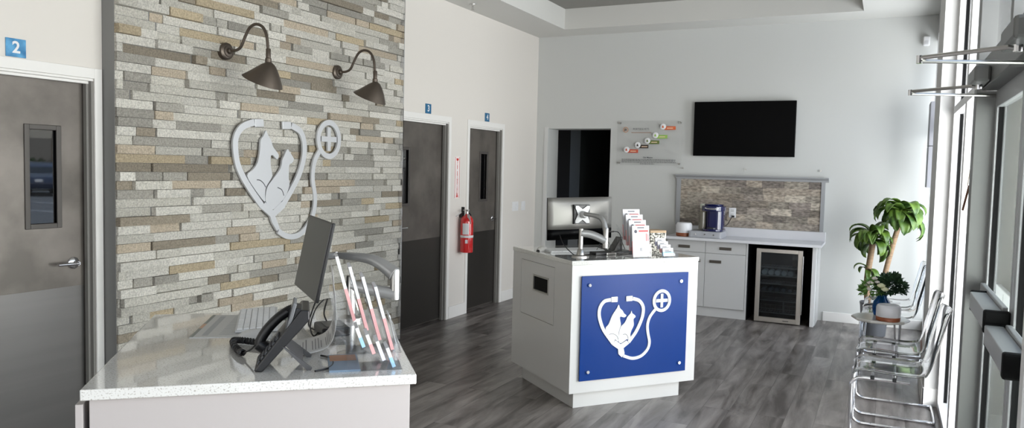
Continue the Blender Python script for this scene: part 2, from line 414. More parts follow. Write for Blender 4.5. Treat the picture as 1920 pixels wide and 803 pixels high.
# ---------------------------------------------------------------- interior doors in the left wall
def int_door(n, a, b, handle_side, wy0, wy1, ro, lbl):
    fr = M(); cw_ = .047; t = .012
    fr.box(XL, a - cw_, 0, XL + t, a, DH + cw_ + .012); fr.box(XL, b, 0, XL + t, b + cw_, DH + cw_ + .012); fr.box(XL, a, DH, XL + t, b, DH + cw_ + .012)
    fr.box(XL - .16, a, DH - .014, XL, b, DH)
    fr.box(XL - .05, a + .014, DH - .03, XL - .022, b - .014, DH - .014)
    d = struct(fr.build('door_%d' % n, trim_paint, None, .002))
    # inner jamb faces and stops, their shade put into a darker grey
    for (p, q, u, v_) in ((a, a + .014, a + .014, a + .03), (b - .014, b, b - .03, b - .014)):
        M().box(XL - .16, p, 0, XL, q, DH - .014).box(XL - .05, u, 0, XL - .022, v_, DH - .03).build('door_jamb', jamb_shaded_grey, d)
    x1 = XL - .062; x0 = x1 - .044; lo, hi = a + .018, b - .018
    lf = M(); wz0, wz1 = 1.235, 1.80
    lf.box(x0, lo, .012, x1, wy0, DH - .018); lf.box(x0, wy1, .012, x1, hi, DH - .018); lf.box(x0, wy0, .012, x1, wy1, wz0); lf.box(x0, wy0, wz1, x1, wy1, DH - .018)
    lf = lf.build('door_leaf', door_lam, d)
    M().box(x1, lo + .012, .02, x1 + .0015, hi - .012, .885).build('kick_plate', steel_plate if n == 1 else mat('steel_plate_dark', srgb(72, 69, 66), .3, .6), d)
    f = M(); e = .022
    f.box(x1 - .002, wy0 - .006, wz0 - .006, x1 + .008, wy0 + e, wz1 + .006); f.box(x1 - .002, wy1 - e, wz0 - .006, x1 + .008, wy1 + .006, wz1 + .006)
    f.box(x1 - .002, wy0 + e, wz0 - .006, x1 + .008, wy1 - e, wz0 + e); f.box(x1 - .002, wy0 + e, wz1 - e, x1 + .008, wy1 - e, wz1 + .006)
    f = f.build('window_frame', door_frame_dark, d, .003)
    M().box(x1 - .018, wy0 + .004, wz0 + .004, x1 - .012, wy1 - .004, wz1 - .004).build('window_pane', dark_glass, f)
    hy = hi - .075 if handle_side > 0 else lo + .075; hz = 1.02
    h = M(basis((x1, hy, hz), (0, 1, 0), (0, 0, 1), (1, 0, 0)))
    h.lathe([(.034, 0), (.034, .008), (.028, .013), (.012, .016), (.012, .05)], 24)
    h.tube([(0, 0, .048), (-handle_side * .03, 0, .052), (-handle_side * .12, .002, .05)], [.011, .008], 10, smooth=4)
    h.build('door_handle', chrome, d, smooth=True)
    return d
int_door(1, 2.04, 2.955, 1, 2.595, 2.79, 0, '')
int_door(2, 6.02, 6.955, -1, 6.14, 6.33, 0, '')
int_door(3, 7.40, 8.20, 1, 7.77, 7.965, 0, '')

# ---------------------------------------------------------------- storefront (right side)
XI = .39; XO = .505
def window_bay(n, y0, y1, zt=3.14):
    f = M(); e = .05
    f.box(XI, y0, 0, XO, y0 + e, zt); f.box(XI, y1 - e, 0, XO, y1, zt)
    for z0_, z1_ in ((0, .05), (2.07, 2.12), (zt - .05, zt)): f.box(XI, y0 + e, z0_, XO, y1 - e, z1_)
    d = struct(f.build('window_%d' % n, white_satin, None, .002))
    g = M(); g.box(.437, y0 + e - .004, .045, .443, y1 - e + .004, 2.075); g.box(.437, y0 + e - .004, 2.115, .443, y1 - e + .004, zt - .045)
    g.build('window_pane', window_glass, d)
    k = M()
    for (p, q) in ((y0 + e, y0 + e + .006), (y1 - e - .006, y1 - e)): k.box(.428, p, .05, .452, q, 2.07); k.box(.428, p, 2.12, .452, q, zt - .05)
    k.build('gasket', black_matte, d)
    return d
window_bay(1, 5.20, 6.17); window_bay(2, 4.46, 5.20)
for i, (a, b) in enumerate(((1.25, 2.5), (0, 1.25), (-1.25, 0), (-2.45, -1.25), (-3.6, -2.45))): window_bay(5 + i, a, b)
# door assembly posts, header, transom
f = M(); f.box(.367, 4.35, 0, XO, 4.46, 3.14); f.box(XI, 2.56, 2.055, XO, 4.35, 2.20); f.box(XI, 2.56, 3.08, XO, 4.35, 3.14)
f.box(XI, 3.43, 2.20, XO, 3.48, 3.08)
da = struct(f.build('trim_2', alu_dark, None, .003)); struct(M().box(.362, 2.50, 0, XO, 2.56, 3.14).build('trim_3', white_satin, None, .003))
M().box(.44, 2.55, 2.19, .446, 4.36, 3.09).build('window_pane', window_glass, da)
def glass_door(n, y0, y1, hinge_far):
    f = M(); x0, x1 = .448, .492; s = .055
    f.box(x0, y0, .012, x1, y0 + s, 2.05); f.box(x0, y1 - s, .012, x1, y1, 2.05); f.box(x0, y0 + s, .012, x1, y1 - s, .26); f.box(x0, y0 + s, 1.97, x1, y1 - s, 2.05)
    d = struct(f.build('door_%d' % n, alu, None, .003))
    M().box(.468, y0 + s - .005, .255, .474, y1 - s + .005, 1.975).build('door_glass', door_glass, d)
    k = M()
    for (p, q) in ((y0 + s, y0 + s + .008), (y1 - s - .008, y1 - s)): k.box(.458, p, .26, .482, q, 1.97)
    k.build('gasket', black_matte, d)
    # panic bar
    za, zb = (1.03, 1.118) if n == 4 else (.985, 1.07)
    ya, yb_ = (3.47, 4.02) if n == 4 else (2.90, 3.42)
    M().box(.36, ya, za + .012, .425, yb_, zb).box(.425, y0 + .06, za - .005, .447, y1 - .05, zb + .012).build('push_bar', alu, d, .004)
    M().box(.357, ya - .035, za + .004, .447, ya, zb + .006).build('push_bar_end_cap', black_matte, d, .008)
    M().box(.362, yb_, za, .447, yb_ + .025, zb + .006).build('push_bar_end_cap', black_matte, d, .008)
    return d
glass_door(4, 3.455, 4.345, True); glass_door(5, 2.56, 3.445, True)
def closer(yb, lbl):
    t = thing('door_closer', lbl, 'door closer', (0, yb, 2.05), 0, None)
    M().box(.325, -.13, .012, .39, .19, .085).build('closer_body', alu_dark, t, .012)
    M().tube([(.355, 0, .015), (.355, 0, -.012)], .014, 12).build('spindle', chrome, t)
    M().tube([(.355, 0, -.004), (.33, 0, .004), (.08, .13, -.002)], .0075, 8).build('closer_arm', brushed, t)
    M().tube([(.08, .13, -.014), (.46, .22, -.022)], .007, 8).build('closer_forearm', brushed, t)
    M().tube([(.08, .13, .006), (.08, .13, -.022)], .010, 10).build('elbow_joint', chrome, t)
    M().tube([(.46, .22, -.01), (.46, .22, -.03)], .012, 10).build('frame_shoe', chrome, t)
closer(4.13, 'long-armed metal door closer over the farther glass door leaf')
closer(2.94, 'long-armed metal door closer at the top right, over the nearer glass door leaf')
t = thing('hanging_tag', 'small brown leather tag hanging on a pale cord by the glass doors', 'tag', (.372, 4.52, 1.46))
M().tube([(-.0, -.02, .215), (-.008, -.02, .13)], .002, 6).tube([(.0, -.02, .215), (.004, -.02, .13)], .002, 6).build('cord', mat('cord', srgb(225, 205, 170), .8), t)
M(T(-.012, -.02, .07) @ RY(.18)).box(-.004, -.018, -.065, .004, .018, .065).build('leather_strip', mat('leather', srgb(120, 78, 58), .6, noise=.3, scale=60), t, .003)

# grey recessed box on the right wall near the back corner
t = thing('wall_cabinet', 'shallow grey metal box on the right wall near the back corner', 'electrical box', (XR - .015, 8.45, 1.53))
M().box(-.045, .0, 0, 0, .34, .40).build('box_lower', mat('box_grey', srgb(132, 132, 138), .5), t, .004)
M().box(-.045, .0, .406, 0, .34, .83).build('box_upper', mat('box_grey', srgb(132, 132, 138), .5), t, .004)
t = thing('security_sensor', 'small white security sensor on the back wall near the ceiling corner', 'sensor', (.30, YB, 3.0))
M().box(-.035, -.045, 0, .03, 0, .1).build('sensor_body', white_satin, t, .012); M().box(-.02, -.047, .02, .015, -.044, .05).build('sensor_lens', paper, t, .004)
t = thing('fire_sprinkler', 'small metal fire sprinkler head on the ceiling soffit', 'sprinkler', (-3.97, 7.1, CZ))
M().lathe([(.035, 0), (.033, -.006), (.01, -.008), (.009, -.03)], 20).build('escutcheon', brushed, t, smooth=True)
M().tube([(.0, -.012, -.03), (0, -.012, -.05), (0, 0, -.058)], .003, 6).tube([(.0, .012, -.03), (0, .012, -.05), (0, 0, -.058)], .003, 6).lathe([(.02, -.058), (.02, -.062)], 16).build('deflector', brushed, t)

# ================================================================== door number signs
for d, yy, lbl in (('2', 2.515, 'blue square sign with white numeral 2 above the left door'), ('3', 6.552, 'blue square sign with white numeral 3 above the middle door'), ('4', 7.806, 'blue square sign with white numeral 4 above the farthest door')):
    t = thing('room_sign', lbl, 'sign', (XL, yy, 2.197))
    M().box(0, -.052, -.048, .006, .052, .048).build('sign_plate', teal if d == '2' else sign_blue_dark, t, .001)
    M(basis((.006, 0, 0), (0, 1, 0), (0, 0, 1), (1, 0, 0))).text(d, .085, .0012, bold=.0022).build('numeral', emblem_white, t)

# ================================================================== the emblem (shared outline, kiosk panel coordinates in metres)
EM = dict(
 tl=[(.289,.750),(.241,.743),(.209,.708),(.2,.658),(.213,.603),(.244,.539),(.318,.447)],
 tr=[(.466,.750),(.519,.732),(.551,.69),(.553,.641),(.538,.59),(.501,.518),(.443,.448)],
 el=[(.291,.769),(.344,.770),(.344,.731),(.293,.732)], er=[(.410,.769),(.464,.770),(.465,.733),(.412,.732)],
 yoke=[(.333,.470),(.379,.439),(.425,.462),(.447,.439),(.402,.41),(.412,.372),(.391,.346),(.363,.371),(.359,.406),(.312,.437)],
 long=[(.404,.356),(.478,.332),(.548,.343),(.599,.384),(.615,.435),(.601,.496),(.594,.557),(.611,.613),(.655,.665)],
 dog=[(.353,.713),(.364,.689),(.385,.671),(.399,.65),(.417,.636),(.402,.623),(.369,.63),(.367,.612),(.375,.571),(.364,.542),(.359,.513),(.357,.459),(.333,.476),(.318,.462),(.256,.549),(.279,.584),(.304,.641),(.34,.69)],
 cat=[(.458,.666),(.465,.648),(.488,.632),(.491,.619),(.476,.605),(.48,.564),(.462,.528),(.454,.499),(.458,.478),(.439,.466),(.425,.469),(.382,.446),(.362,.459),(.362,.505),(.374,.556),(.404,.583),(.418,.605),(.428,.626),(.451,.647)])
EW = dict(
 tl=[(.297,.756),(.24,.736),(.21,.699),(.207,.652),(.221,.594),(.265,.529),(.340,.448)],
 tr=[(.494,.755),(.546,.734),(.568,.689),(.565,.631),(.538,.565),(.491,.501),(.449,.452)],
 el=[(.298,.768),(.343,.771),(.346,.742),(.301,.738)], er=[(.442,.768),(.490,.770),(.493,.741),(.445,.738)],
 yoke=[(.330,.443),(.353,.464),(.394,.433),(.438,.463),(.461,.443),(.406,.409),(.427,.370),(.430,.360),(.415,.353),(.388,.387),(.380,.409)],
 long=[(.424,.352),(.465,.331),(.507,.325),(.55,.333),(.589,.36),(.624,.405),(.636,.472),(.620,.552),(.631,.619),(.662,.664)],
 dog=[(.357,.729),(.366,.714),(.382,.695),(.392,.673),(.404,.66),(.424,.641),(.417,.624),(.404,.630),(.393,.638),(.382,.634),(.382,.596),(.390,.562),(.374,.540),(.357,.519),(.352,.491),(.350,.466),(.298,.515),(.262,.562),(.289,.583),(.314,.61),(.326,.656),(.329,.692),(.343,.708)],
 cat=[(.471,.664),(.483,.654),(.504,.633),(.507,.623),(.495,.61),(.481,.602),(.48,.552),(.484,.527),(.473,.501),(.459,.478),(.437,.463),(.397,.436),(.375,.446),(.357,.465),(.356,.491),(.366,.522),(.393,.549),(.427,.581),(.44,.603),(.443,.622),(.453,.638)],
 ring=(.719, .711), dl=[(.31,.547),(.327,.545),(.344,.534),(.355,.520)], cl=[(.418,.518),(.441,.508),(.453,.486)])
EM.update(ring=(.707, .723), dl=[(.283, .512), (.31, .516), (.343, .500), (.357, .474)], cl=[(.395, .505), (.418, .505), (.433, .488), (.438, .470)])
def emblem(mtx, d0, d1, m, parent, line_m, EM=EM):
    """mtx maps (u, z, out) to the parent's frame"""
    W_ = .024
    M(mtx).stroke(EM['tl'], W_, d0, d1).build('stethoscope_tube', m, parent); M(mtx).stroke(EM['tr'], W_, d0, d1).build('stethoscope_tube', m, parent)
    M(mtx).prism(EM['el'], d0, d1 + .001).build('ear_tip', m, parent, .004); M(mtx).prism(EM['er'], d0, d1 + .001).build('ear_tip', m, parent, .004)
    M(mtx).prism(EM['yoke'], d0, d1 + .0006).build('stethoscope_yoke', m, parent)
    M(mtx).stroke(EM['long'], W_ - .003, d0, d1 - .0008).build('long_tube', m, parent)
    rx_, ry_ = EM['ring']; ring = [(rx_ + .066 * math.cos(a * PI / 12), ry_ + .069 * math.sin(a * PI / 12)) for a in range(24)]; mc = mtx @ T(rx_ - .707, ry_ - .723, 0)
    M(mtx).stroke(ring, .022, d0, d1 + .0003, 2, True).build('chest_ring', m, parent)
    M(mc).prism([(.697, .676), (.717, .676), (.717, .713), (.755, .713), (.755, .735), (.717, .735), (.717, .772), (.697, .772), (.697, .735), (.659, .735), (.659, .713), (.697, .713)], d0, d1).build('cross', m, parent)
    def outl(o_, key, pts_):
        M(mtx).stroke(pts_, .0032, d1, d1 + .0006).build(key, line_m, o_)
    for k, ln in (('dog', EM['dl']), ('cat', EM['cl'])):
        P = [(p.x, p.y) for p in catmull([(a, b, 0) for a, b in EM[k]], 3, True)]
        mm = M(mtx).prism(P, d0, d1 - .001); mm.use(1).stroke(ln, .0032, d1 - .001, d1 - .0004)
        mm.build(k + '_silhouette', [m, line_m], parent)
line_dark = mat('line_dark', srgb(60, 62, 66), .6)
# wall emblem
t = thing('wall_emblem', 'large brushed metal emblem of dog and cat inside a stethoscope heart on the stone wall', 'wall emblem', (SX, 3.823, 1.0))
S = 1.9
me_ = basis((.0, .217 - .289 * S, .903 - .755 * 1.93), (0, S, 0), (0, 0, 1.93), (1, 0, 0))
emblem(me_, .036, .052, emblem_metal, t, line_dark, EW)
for (u, v) in ((.23, .73), (.52, .73), (.25, .53), (.49, .52), (.36, .40), (.707, .785), (.6, .5), (.34, .6), (.43, .56)):
    p = me_ @ Vector((u, v, 0)); M(basis((0, p.y, p.z), (0, 1, 0), (0, 0, 1), (1, 0, 0))).lathe([(.006, 0), (.006, .037)], 10).build('mounting_stud', brushed, t)

# ================================================================== gooseneck lamps
def gooseneck(y_, lbl):
    t = thing('gooseneck_lamp', lbl, 'wall lamp', (SX + .03, y_, 2.363), 0, 'gooseneck lamps on the stone wall')
    M(RY(PI / 2)).lathe([(.056, -.03), (.056, .006), (.05, .012), (.036, .014), (.034, .020), (.02, .022), (.018, .04), (.0125, .045)], 32).build('wall_plate', bronze, t, smooth=True)
    pts = [(.03, 0, 0), (.09, 0, .003), (.13, 0, .025), (.165, 0, .085), (.205, 0, .142), (.26, 0, .163), (.318, 0, .142), (.352, 0, .085), (.364, 0, .01), (.366, 0, -.03)]
    M().tube(pts, .0098, 12, smooth=6).build('gooseneck_arm', bronze, t, smooth=True)
    k = M(T(.368, 0, -.03)).lathe([(.013, .03), (.016, .026), (.016, -.03), (.02, -.035), (.02, -.075), (.03, -.08)], 20); k.at(T(.368, 0, -.03)).lathe([(.006, .02), (.006, -.03)], 8)
    k.build('socket', bronze, t, smooth=True)
    # angled shade: straight crown, rim plane tilted to face the wall
    s = M(); n = 40; A0 = Vector((.372, 0, -.088)); rim_c = Vector((.318, 0, -.212)); tilt = math.radians(24)
    rx = Vector((math.cos(tilt), 0, -math.sin(tilt))); ry = Vector((0, 1, 0)); rings = []
    for (f_, rad) in ((0, .020), (.05, .028), (.13, .044), (.35, .071), (.6, .096), (.85, .120), (.97, .131), (1.0, .134)):
        cc = A0.lerp(rim_c, f_); tx = Vector((1, 0, 0)).lerp(rx, f_).normalized()
        rings.append([cc + tx * math.cos(2 * PI * k / n) * rad + ry * math.sin(2 * PI * k / n) * rad for k in range(n)])
    for (f_, rad) in ((.99, .130), (.6, .092), (.14, .040), (.05, .02)):
        cc = A0.lerp(rim_c, f_); tx = Vector((1, 0, 0)).lerp(rx, f_).normalized()
        rings.append([cc + tx * math.cos(2 * PI * k / n) * rad + ry * math.sin(2 * PI * k / n) * rad for k in range(n)])
    vs = [p for r_ in rings for p in r_]; fs = [tuple(range(n)), tuple((len(rings) - 1) * n + k for k in range(n))]
    for i in range(len(rings) - 1):
        for k in range(n): fs.append((i * n + k, i * n + (k + 1) % n, (i + 1) * n + (k + 1) % n, (i + 1) * n + k))
    s.add(vs, fs); s.build('lamp_shade', bronze, t, smooth=True)
    M(T(.345, 0, -.15) @ RY(-.3)).lathe([(.012, .03), (.014, .0), (.024, -.02), (.026, -.035), (.016, -.052), (.002, -.056)], 16).build('light_bulb', emblem_white, t, smooth=True)
    return t
gooseneck(3.823, 'bronze gooseneck lamp with angled shade on stone wall, nearer and larger of the pair')
gooseneck(4.98, 'bronze gooseneck lamp with angled shade on stone wall, farther one by the metal edge')

# ================================================================== fire extinguisher, its sign, switches
t = thing('extinguisher_sign', 'narrow red and white vertical fire extinguisher sign between the two doors', 'sign', (XL, 7.15, 1.51))
M().box(0, -.05, -.225, .004, .05, .225).build('sign_plate', mat('sign_face', srgb(240, 236, 234), .4), t, .001)
k = M(basis((.0045, 0, 0), (0, 1, 0), (0, 0, 1), (1, 0, 0)))
k.stroke([(-.043, -.218), (.043, -.218), (.043, .218), (-.043, .218)], .006, 0, .0008, 1, True, False)
k.prism([(-.022, .205), (.022, .205), (.022, .19), (.012, .178), (-.012, .178), (-.022, .19)], 0, .0008)
k.prism([(-.020, -.205), (0, -.215), (.020, -.205), (.01, -.19), (.01, -.17), (-.01, -.17), (-.01, -.19)], 0, .0008)
for i, ch in enumerate('FIRE EXTINGUISHER'):
    if ch != ' ': k.at(basis((.0045, 0, .160 - i * .0205), (0, 1, 0), (0, 0, 1), (1, 0, 0))).text(ch, .027, .0008, bold=.001)
k.build('sign_lettering', red_pr, t)
t = thing('fire_extinguisher', 'red fire extinguisher hanging on the wall between the doors', 'fire extinguisher', (XL + .09, 7.23, .70))
M().lathe([(.05, 0), (.068, .004), (.07, .02), (.07, .33), (.066, .365), (.045, .395), (.022, .405), (.02, .42)], 32).build('cylinder', red_gloss, t, smooth=True)
M().lathe([(.0705, .165), (.0712, .17), (.0712, .185), (.0705, .19)], 32, False).build('strap', paper, t)
lb = M(RZ(-1.25)); lb.grid([[(.0708 * math.cos(a), .0708 * math.sin(a), z_) for a in [-.5 + i * .1 for i in range(11)]] for z_ in (.2, .32)])
lb.build('instruction_label', paper, t, solid=.0006)
lb = M(RZ(-1.1)); lb.grid([[(.0708 * math.cos(a), .0708 * math.sin(a), z_) for a in [-.2 + i * .08 for i in range(6)]] for z_ in (.105, .145)]); lb.build('round_label', paper, t, solid=.0006)
M().lathe([(.018, .42), (.018, .45), (.011, .455)], 16).tube([(.0, .0, .45), (.03, -.03, .462)], .01, 10).build('valve', brushed, t, smooth=True)
M().box(-.012, -.075, .458, .012, .03, .466).build('lever', brushed, t, .003); M(RX(.35)).box(-.011, -.08, .455, .011, .03, .462).build('carry_handle', chrome, t, .003)
M().tube([(0, .02, .43), (0, .075, .40), (0, .088, .3), (0, .082, .14)], [.009, .009], 10, smooth=5).build('hose', black_pl, t, smooth=True)
M(T(.05, -.045, .37) @ RX(.35) @ RZ(-.4)).box(-.022, -.001, -.055, .022, .001, .055).build('inspection_tag', paper, t)
M().box(-.088, .03, .40, -.06, .05, .49).box(-.088, -.02, .38, -.05, .02, .42).build('wall_bracket', black_pl, t)
for i, y_ in enumerate((8.60, 8.83)):
    t = thing('switch_plate', ('white triple light switch plate on the left wall beside the far door', 'white light switch plate nearest the back corner')[i], 'light switch', (XL, y_, 1.15))
    wd = (.085, .055)[i]
    M().box(0, -wd, -.058, .006, wd, .058).build('cover_plate', white_satin, t, .002)
    for k_ in range((3, 2)[i]):
        c0 = -wd + (k_ + .5) * 2 * wd / (3, 2)[i]; M().box(.006, c0 - .016, -.034, .010, c0 + .016, .034).build('rocker', emblem_white, t, .001)

# ================================================================== kiosks
AK2 = math.atan2(.771, .637); AK1 = math.radians(41.1)
KW2, KD2 = 1.03, .94; KW1, KD1 = .887, 1.045
def kiosk(name, label, loc, rz, w_, d_):
    t = thing(name, label, 'reception desk', loc, rz)
    M().box(.066, .06, 0, w_ - .085, d_ - .07, .122).build('plinth', white_gloss, t, .002)
    return t
# --- kiosk with the blue sign
k2 = kiosk('reception_kiosk', 'white gloss reception kiosk with blue pet emblem panel, in the middle of the room', (-1.852, 4.738, 0), AK2, KW2, KD2)
b = M(); hy0, hy1, hz0, hz1 = .338, .585, .735, .855
b.box(.012, 0, .12, KW2, KD2, .99)           # carcass
# side panel skin with access door and slot cut out
for (y0, y1, z0, z1) in ((0, .25, .12, .99), (.795, KD2, .12, .99), (.25, .795, .12, .535), (.25, .795, .945, .99)): b.box(0, y0, z0, .012, y1, z1)
b.build('kiosk_body', white_gloss, k2)
dp = M()
for (y0, y1, z0, z1) in ((.2535, hy0, .5385, .9415), (hy1, .7915, .5385, .9415), (hy0, hy1, .5385, hz0), (hy0, hy1, hz1, .9415)): dp.box(0, y0, z0, .011, y1, z1)
dpo = dp.build('access_door', white_gloss, k2)
sl = M(); e = .012
for (y0, y1, z0, z1) in ((hy0, hy0 + e, hz0, hz1), (hy1 - e, hy1, hz0, hz1), (hy0 + e, hy1 - e, hz0, hz0 + e), (hy0 + e, hy1 - e, hz1 - e, hz1)): sl.box(-.003, y0, z0, .011, y1, z1)
sl.build('slot_frame', brushed, dpo)
M().box(.006, hy0 + e, hz0 + e, .0115, hy1 - e, hz1 - e).build('slot_shade_plate', mat('slot_shade', srgb(12, 12, 12), .6, spec=.15), dpo)  # dark plate, the shade inside the slot put into its colour
M().box(-.004, -.004, .99, KW2 + .004, KD2 + .004, 1.02).build('countertop', quartz_m, k2, .003)
M().box(KW2 + .004, .015, .993, KW2 + .022, .03, 1.003).box(KW2 + .016, .012, .985, KW2 + .026, .033, 1.007).build('cable_hook', black_pl, k2)
FB = basis((0, 0, 0), (1, 0, 0), (0, 0, 1), (0, -1, 0))   # front face frame (u, z, out)
pn = M(FB).prism([(.065, .205), (.934, .205), (.934, .917), (.065, .917)], .012, .02).build('sign_panel', blue_panel, k2, .001)
emblem(FB, .0201, .0285, emblem_white, pn, line_dark)
for (u, v) in ((.121, .856), (.866, .855), (.874, .268), (.125, .266)):
    M(FB @ T(u, v, 0)).lathe([(.013, 0), (.013, .03), (.011, .033)], 20).build('standoff', chrome, pn, smooth=True)
# --- near kiosk
k1 = kiosk('front_desk', 'white reception desk with speckled quartz top in the left foreground', (-1.879, 1.29, 0), AK1, KW1, KD1)
b = M(); b.box(.018, .02, .12, KW1 - .016, KD1 - .01, .985); b.box(.03, .03, .975, KW1 - .03, KD1 - .03, .996)
b.build('desk_body', mat('white_lam', srgb(176, 170, 168), .35), k1, .001)
M().box(-.016, .02, .12, .002, KD1 - .01, .975).build('end_panel', mat('white_lam', srgb(176, 170, 168), .35), k1, .001)
M().box(.0, 0, .99, KW1, KD1, 1.02).build('countertop', quartz_m, k1, .003)

def L1(x, y, z=1.02): return k1.matrix_local @ Vector((x, y, z))
def LK(loc, ang, x, y, z=1.02):
    return Matrix.Translation(loc) @ Matrix.Rotation(ang, 4, 'Z') @ Vector((x, y, z))
P1 = lambda x, y, z=1.02: LK((-1.879, 1.29, 0), AK1, x, y, z)
P2 = lambda x, y, z=1.02: LK((-1.852, 4.738, 0), AK2, x, y, z)

# ================================================================== monitor on the near desk (screen faces left)
t = thing('computer_monitor', 'thin dark computer monitor seen side-on, over the front desk', 'monitor', P1(.605, 1.01, 1.25), AK1 + math.radians(10))
TL = RY(math.radians(-11.5)) if False else Matrix.Rotation(math.radians(11.5), 4, 'Y')
TT = TL
M(TT).box(-.006, -.238, -.155, .006, .238, .155).build('monitor_back', black_pl, t, .003)
M(TT).box(-.0085, -.234, -.150, -.006, .234, .151).build('screen', screen_gry, t)
M(TT).box(.006, -.10, -.07, .022, .10, .07).box(.022, -.045, -.045, .030, .045, .045).build('mount_plate', arm_grey, t, .003)
t = thing('monitor_arm', 'silver articulated monitor arm clamped on the front desk', 'monitor arm', P1(.745, .83, 1.02), AK1)
M().lathe([(.05, 0), (.05, .012), (.03, .018), (.019, .022), (.019, .17), (.016, .175)], 24).build('pole', brushed, t, smooth=True)
def fatarm(m, p0, p1, r0, r1, sq=1.0, mid=None):
    pts = [p0] + ([mid] if mid else []) + [p1]; pp = catmull(pts, 8); n = len(pp)
    return m.tube([tuple(q) for q in pp], [r0 + (r1 - r0) * i / (n - 1) for i in range(n)], 14)
fatarm(M(), (0, 0, .135), (.165, -.045, .105), .021, .024).build('lower_arm', arm_grey, t, smooth=True)
M(T(.165, -.045, 0)).lathe([(.019, .085), (.019, .20), (.017, .205)], 20).build('elbow_post', brushed, t, smooth=True)
fatarm(M(), (.162, -.045, .185), (-.05, .10, .243), .030, .012, mid=(.08, .01, .235)).build('upper_arm', arm_grey, t, smooth=True)
M().tube([(-.05, .10, .243), (-.075, .12, .236), (-.105, .165, .232)], .014, 12).build('tilt_head', chrome, t, smooth=True)

# ================================================================== mat, keyboard, mouse on near desk
t = thing('counter_mat', 'pale printed counter mat lying beside the keyboard', 'mat', P1(.205, .785), AK1 + math.radians(-5))
M().box(-.0, -.195, 0, .29, .20, .003).build('mat_sheet', mat('mat_grey', srgb(178, 178, 176), .3), t)
k = M()
k.box(.0, -.195, .003, .012, -.05, .0034).use(1).box(0, -.05, .003, .012, .03, .0034).use(0).box(0, .03, .003, .012, .2, .0034)
k.use(2).box(.035, -.17, .003, .055, .17, .0033)
for i in range(14): k.box(.09, -.16 + i * .025, .003, .15, -.153 + i * .025, .0033)
k.build('print_strip', [mat('mat_green', srgb(120, 125, 118), .4), mat('mat_orange', srgb(190, 150, 120), .4), mat('mat_print', srgb(150, 152, 154), .4)], t)
def keyboard(label, loc, rz, L=.43, D=.15, tilt=0):
    t = thing('keyboard', label, 'keyboard', loc, rz)
    M(basis((0, 0, 0), (1, 0, 0), (0, 0, 1), (0, -1, 0))).prism([(0, 0), (D, 0), (D, .016), (0, .009)], -L / 2, L / 2).build('keyboard_base', mat('kb_base', srgb(196, 197, 198), .45), t, .003)
    k = M(Matrix.Rotation(-math.atan2(.007, D), 4, 'Y') @ T(0, 0, .009))
    rows = 6; cols = 15
    for r_ in range(rows):
        for c_ in range(cols):
            if r_ == 0 and 4 <= c_ <= 8: continue
            x0 = .008 + r_ * (D - .014) / rows; y0 = L / 2 - .008 - (c_ + 1) * (L - .016) / cols
            k.box(x0, y0, 0, x0 + (D - .014) / rows - .003, y0 + (L - .016) / cols - .003, .004)
    x0 = .008; k.box(x0, L / 2 - .008 - 9 * (L - .016) / cols, 0, x0 + (D - .014) / rows - .003, L / 2 - .008 - 4 * (L - .016) / cols - .003, .004)
    k.build('keys', mat('keys', srgb(226, 227, 228), .5), t)
    return t
keyboard('white keyboard lying on the front desk beneath the dark monitor', P1(.325, .835, 1.0238), AK1 + math.radians(2), .41, .145)
t = thing('mouse_pad', 'small green patterned mouse pad behind the desk phone', 'mouse pad', P1(.47, .93), AK1)
M().box(0, -.09, 0, .14, .09, .003).build('pad_base', mat('pad_white', srgb(222, 222, 220), .5), t, .001)
M().box(.012, -.075, .003, .115, .075, .0036).build('printed_band', mat('pad_green', srgb(120, 132, 122), .6, noise=.5, scale=70), t)
t = thing('computer_mouse', 'grey computer mouse between the keyboard and the phone cord', 'mouse', P1(.405, .55), AK1)
rows = []
for i in range(9):
    u = i / 8; hh = .034 * math.sin(PI * (u * .86 + .07)) ** .6; ww = .031 * (math.sin(PI * (u * .9 + .05)) ** .35)
    rows.append([(-.055 + .11 * u, ww * math.cos(a), max(0, hh * math.sin(a))) for a in [PI * k / 10 for k in range(11)]])
M().grid(rows).build('mouse_shell', mat('mouse_grey', srgb(188, 188, 187), .35), t, smooth=True, solid=.002)

# ================================================================== desk phone (keys face left)
t = thing('desk_phone', 'black office desk phone with coiled-cord handset, leaning on a stand', 'phone', P1(0, 0), AK1)
py0, py1 = .095, .265
XZ = basis((0, 0, 0), (1, 0, 0), (0, 0, 1), (0, -1, 0))   # polygon in x,z, extruded toward -y
def xz(m, poly, y0, y1): return m.at(XZ).prism(poly, -y1, -y0)
m_ = M(); xz(m_, [(.428, .004), (.452, .0), (.585, .150), (.583, .178), (.560, .180)], py0, py1); m_.build('phone_body', black_pl, t, .004)
# keypad
k = M(basis((.428, py0, .006), (0, 1, 0), Vector((.132, 0, .174)).normalized(), Vector((-.174, 0, .132)).normalized()))
for r_ in range(6):
    for c_ in range(4): k.box(.014 + c_ * .022, .018 + r_ * .017, 0, .030 + c_ * .022, .029 + r_ * .017, .0035)
k.build('keypad', mat('key_grey', srgb(70, 72, 76), .5), t)
m_ = M(); xz(m_, [(.505, .074), (.516, .072), (.548, .196), (.538, .202)], py0 + .004, py1 - .062); m_.build('display_housing', mat('phone_grey', srgb(96, 98, 100), .45), t, .003)
m_ = M(); xz(m_, [(.5035, .078), (.505, .076), (.538, .198), (.5365, .199)], py0 + .012, py1 - .070); m_.build('display', mat('display_grey', srgb(40, 44, 46), .2), t)
m_ = M(); xz(m_, [(.512, .08), (.53, .10), (.562, .180), (.545, .185)], py0 + .01, py1 - .068); m_.build('display_hinge', black_pl, t, .003)
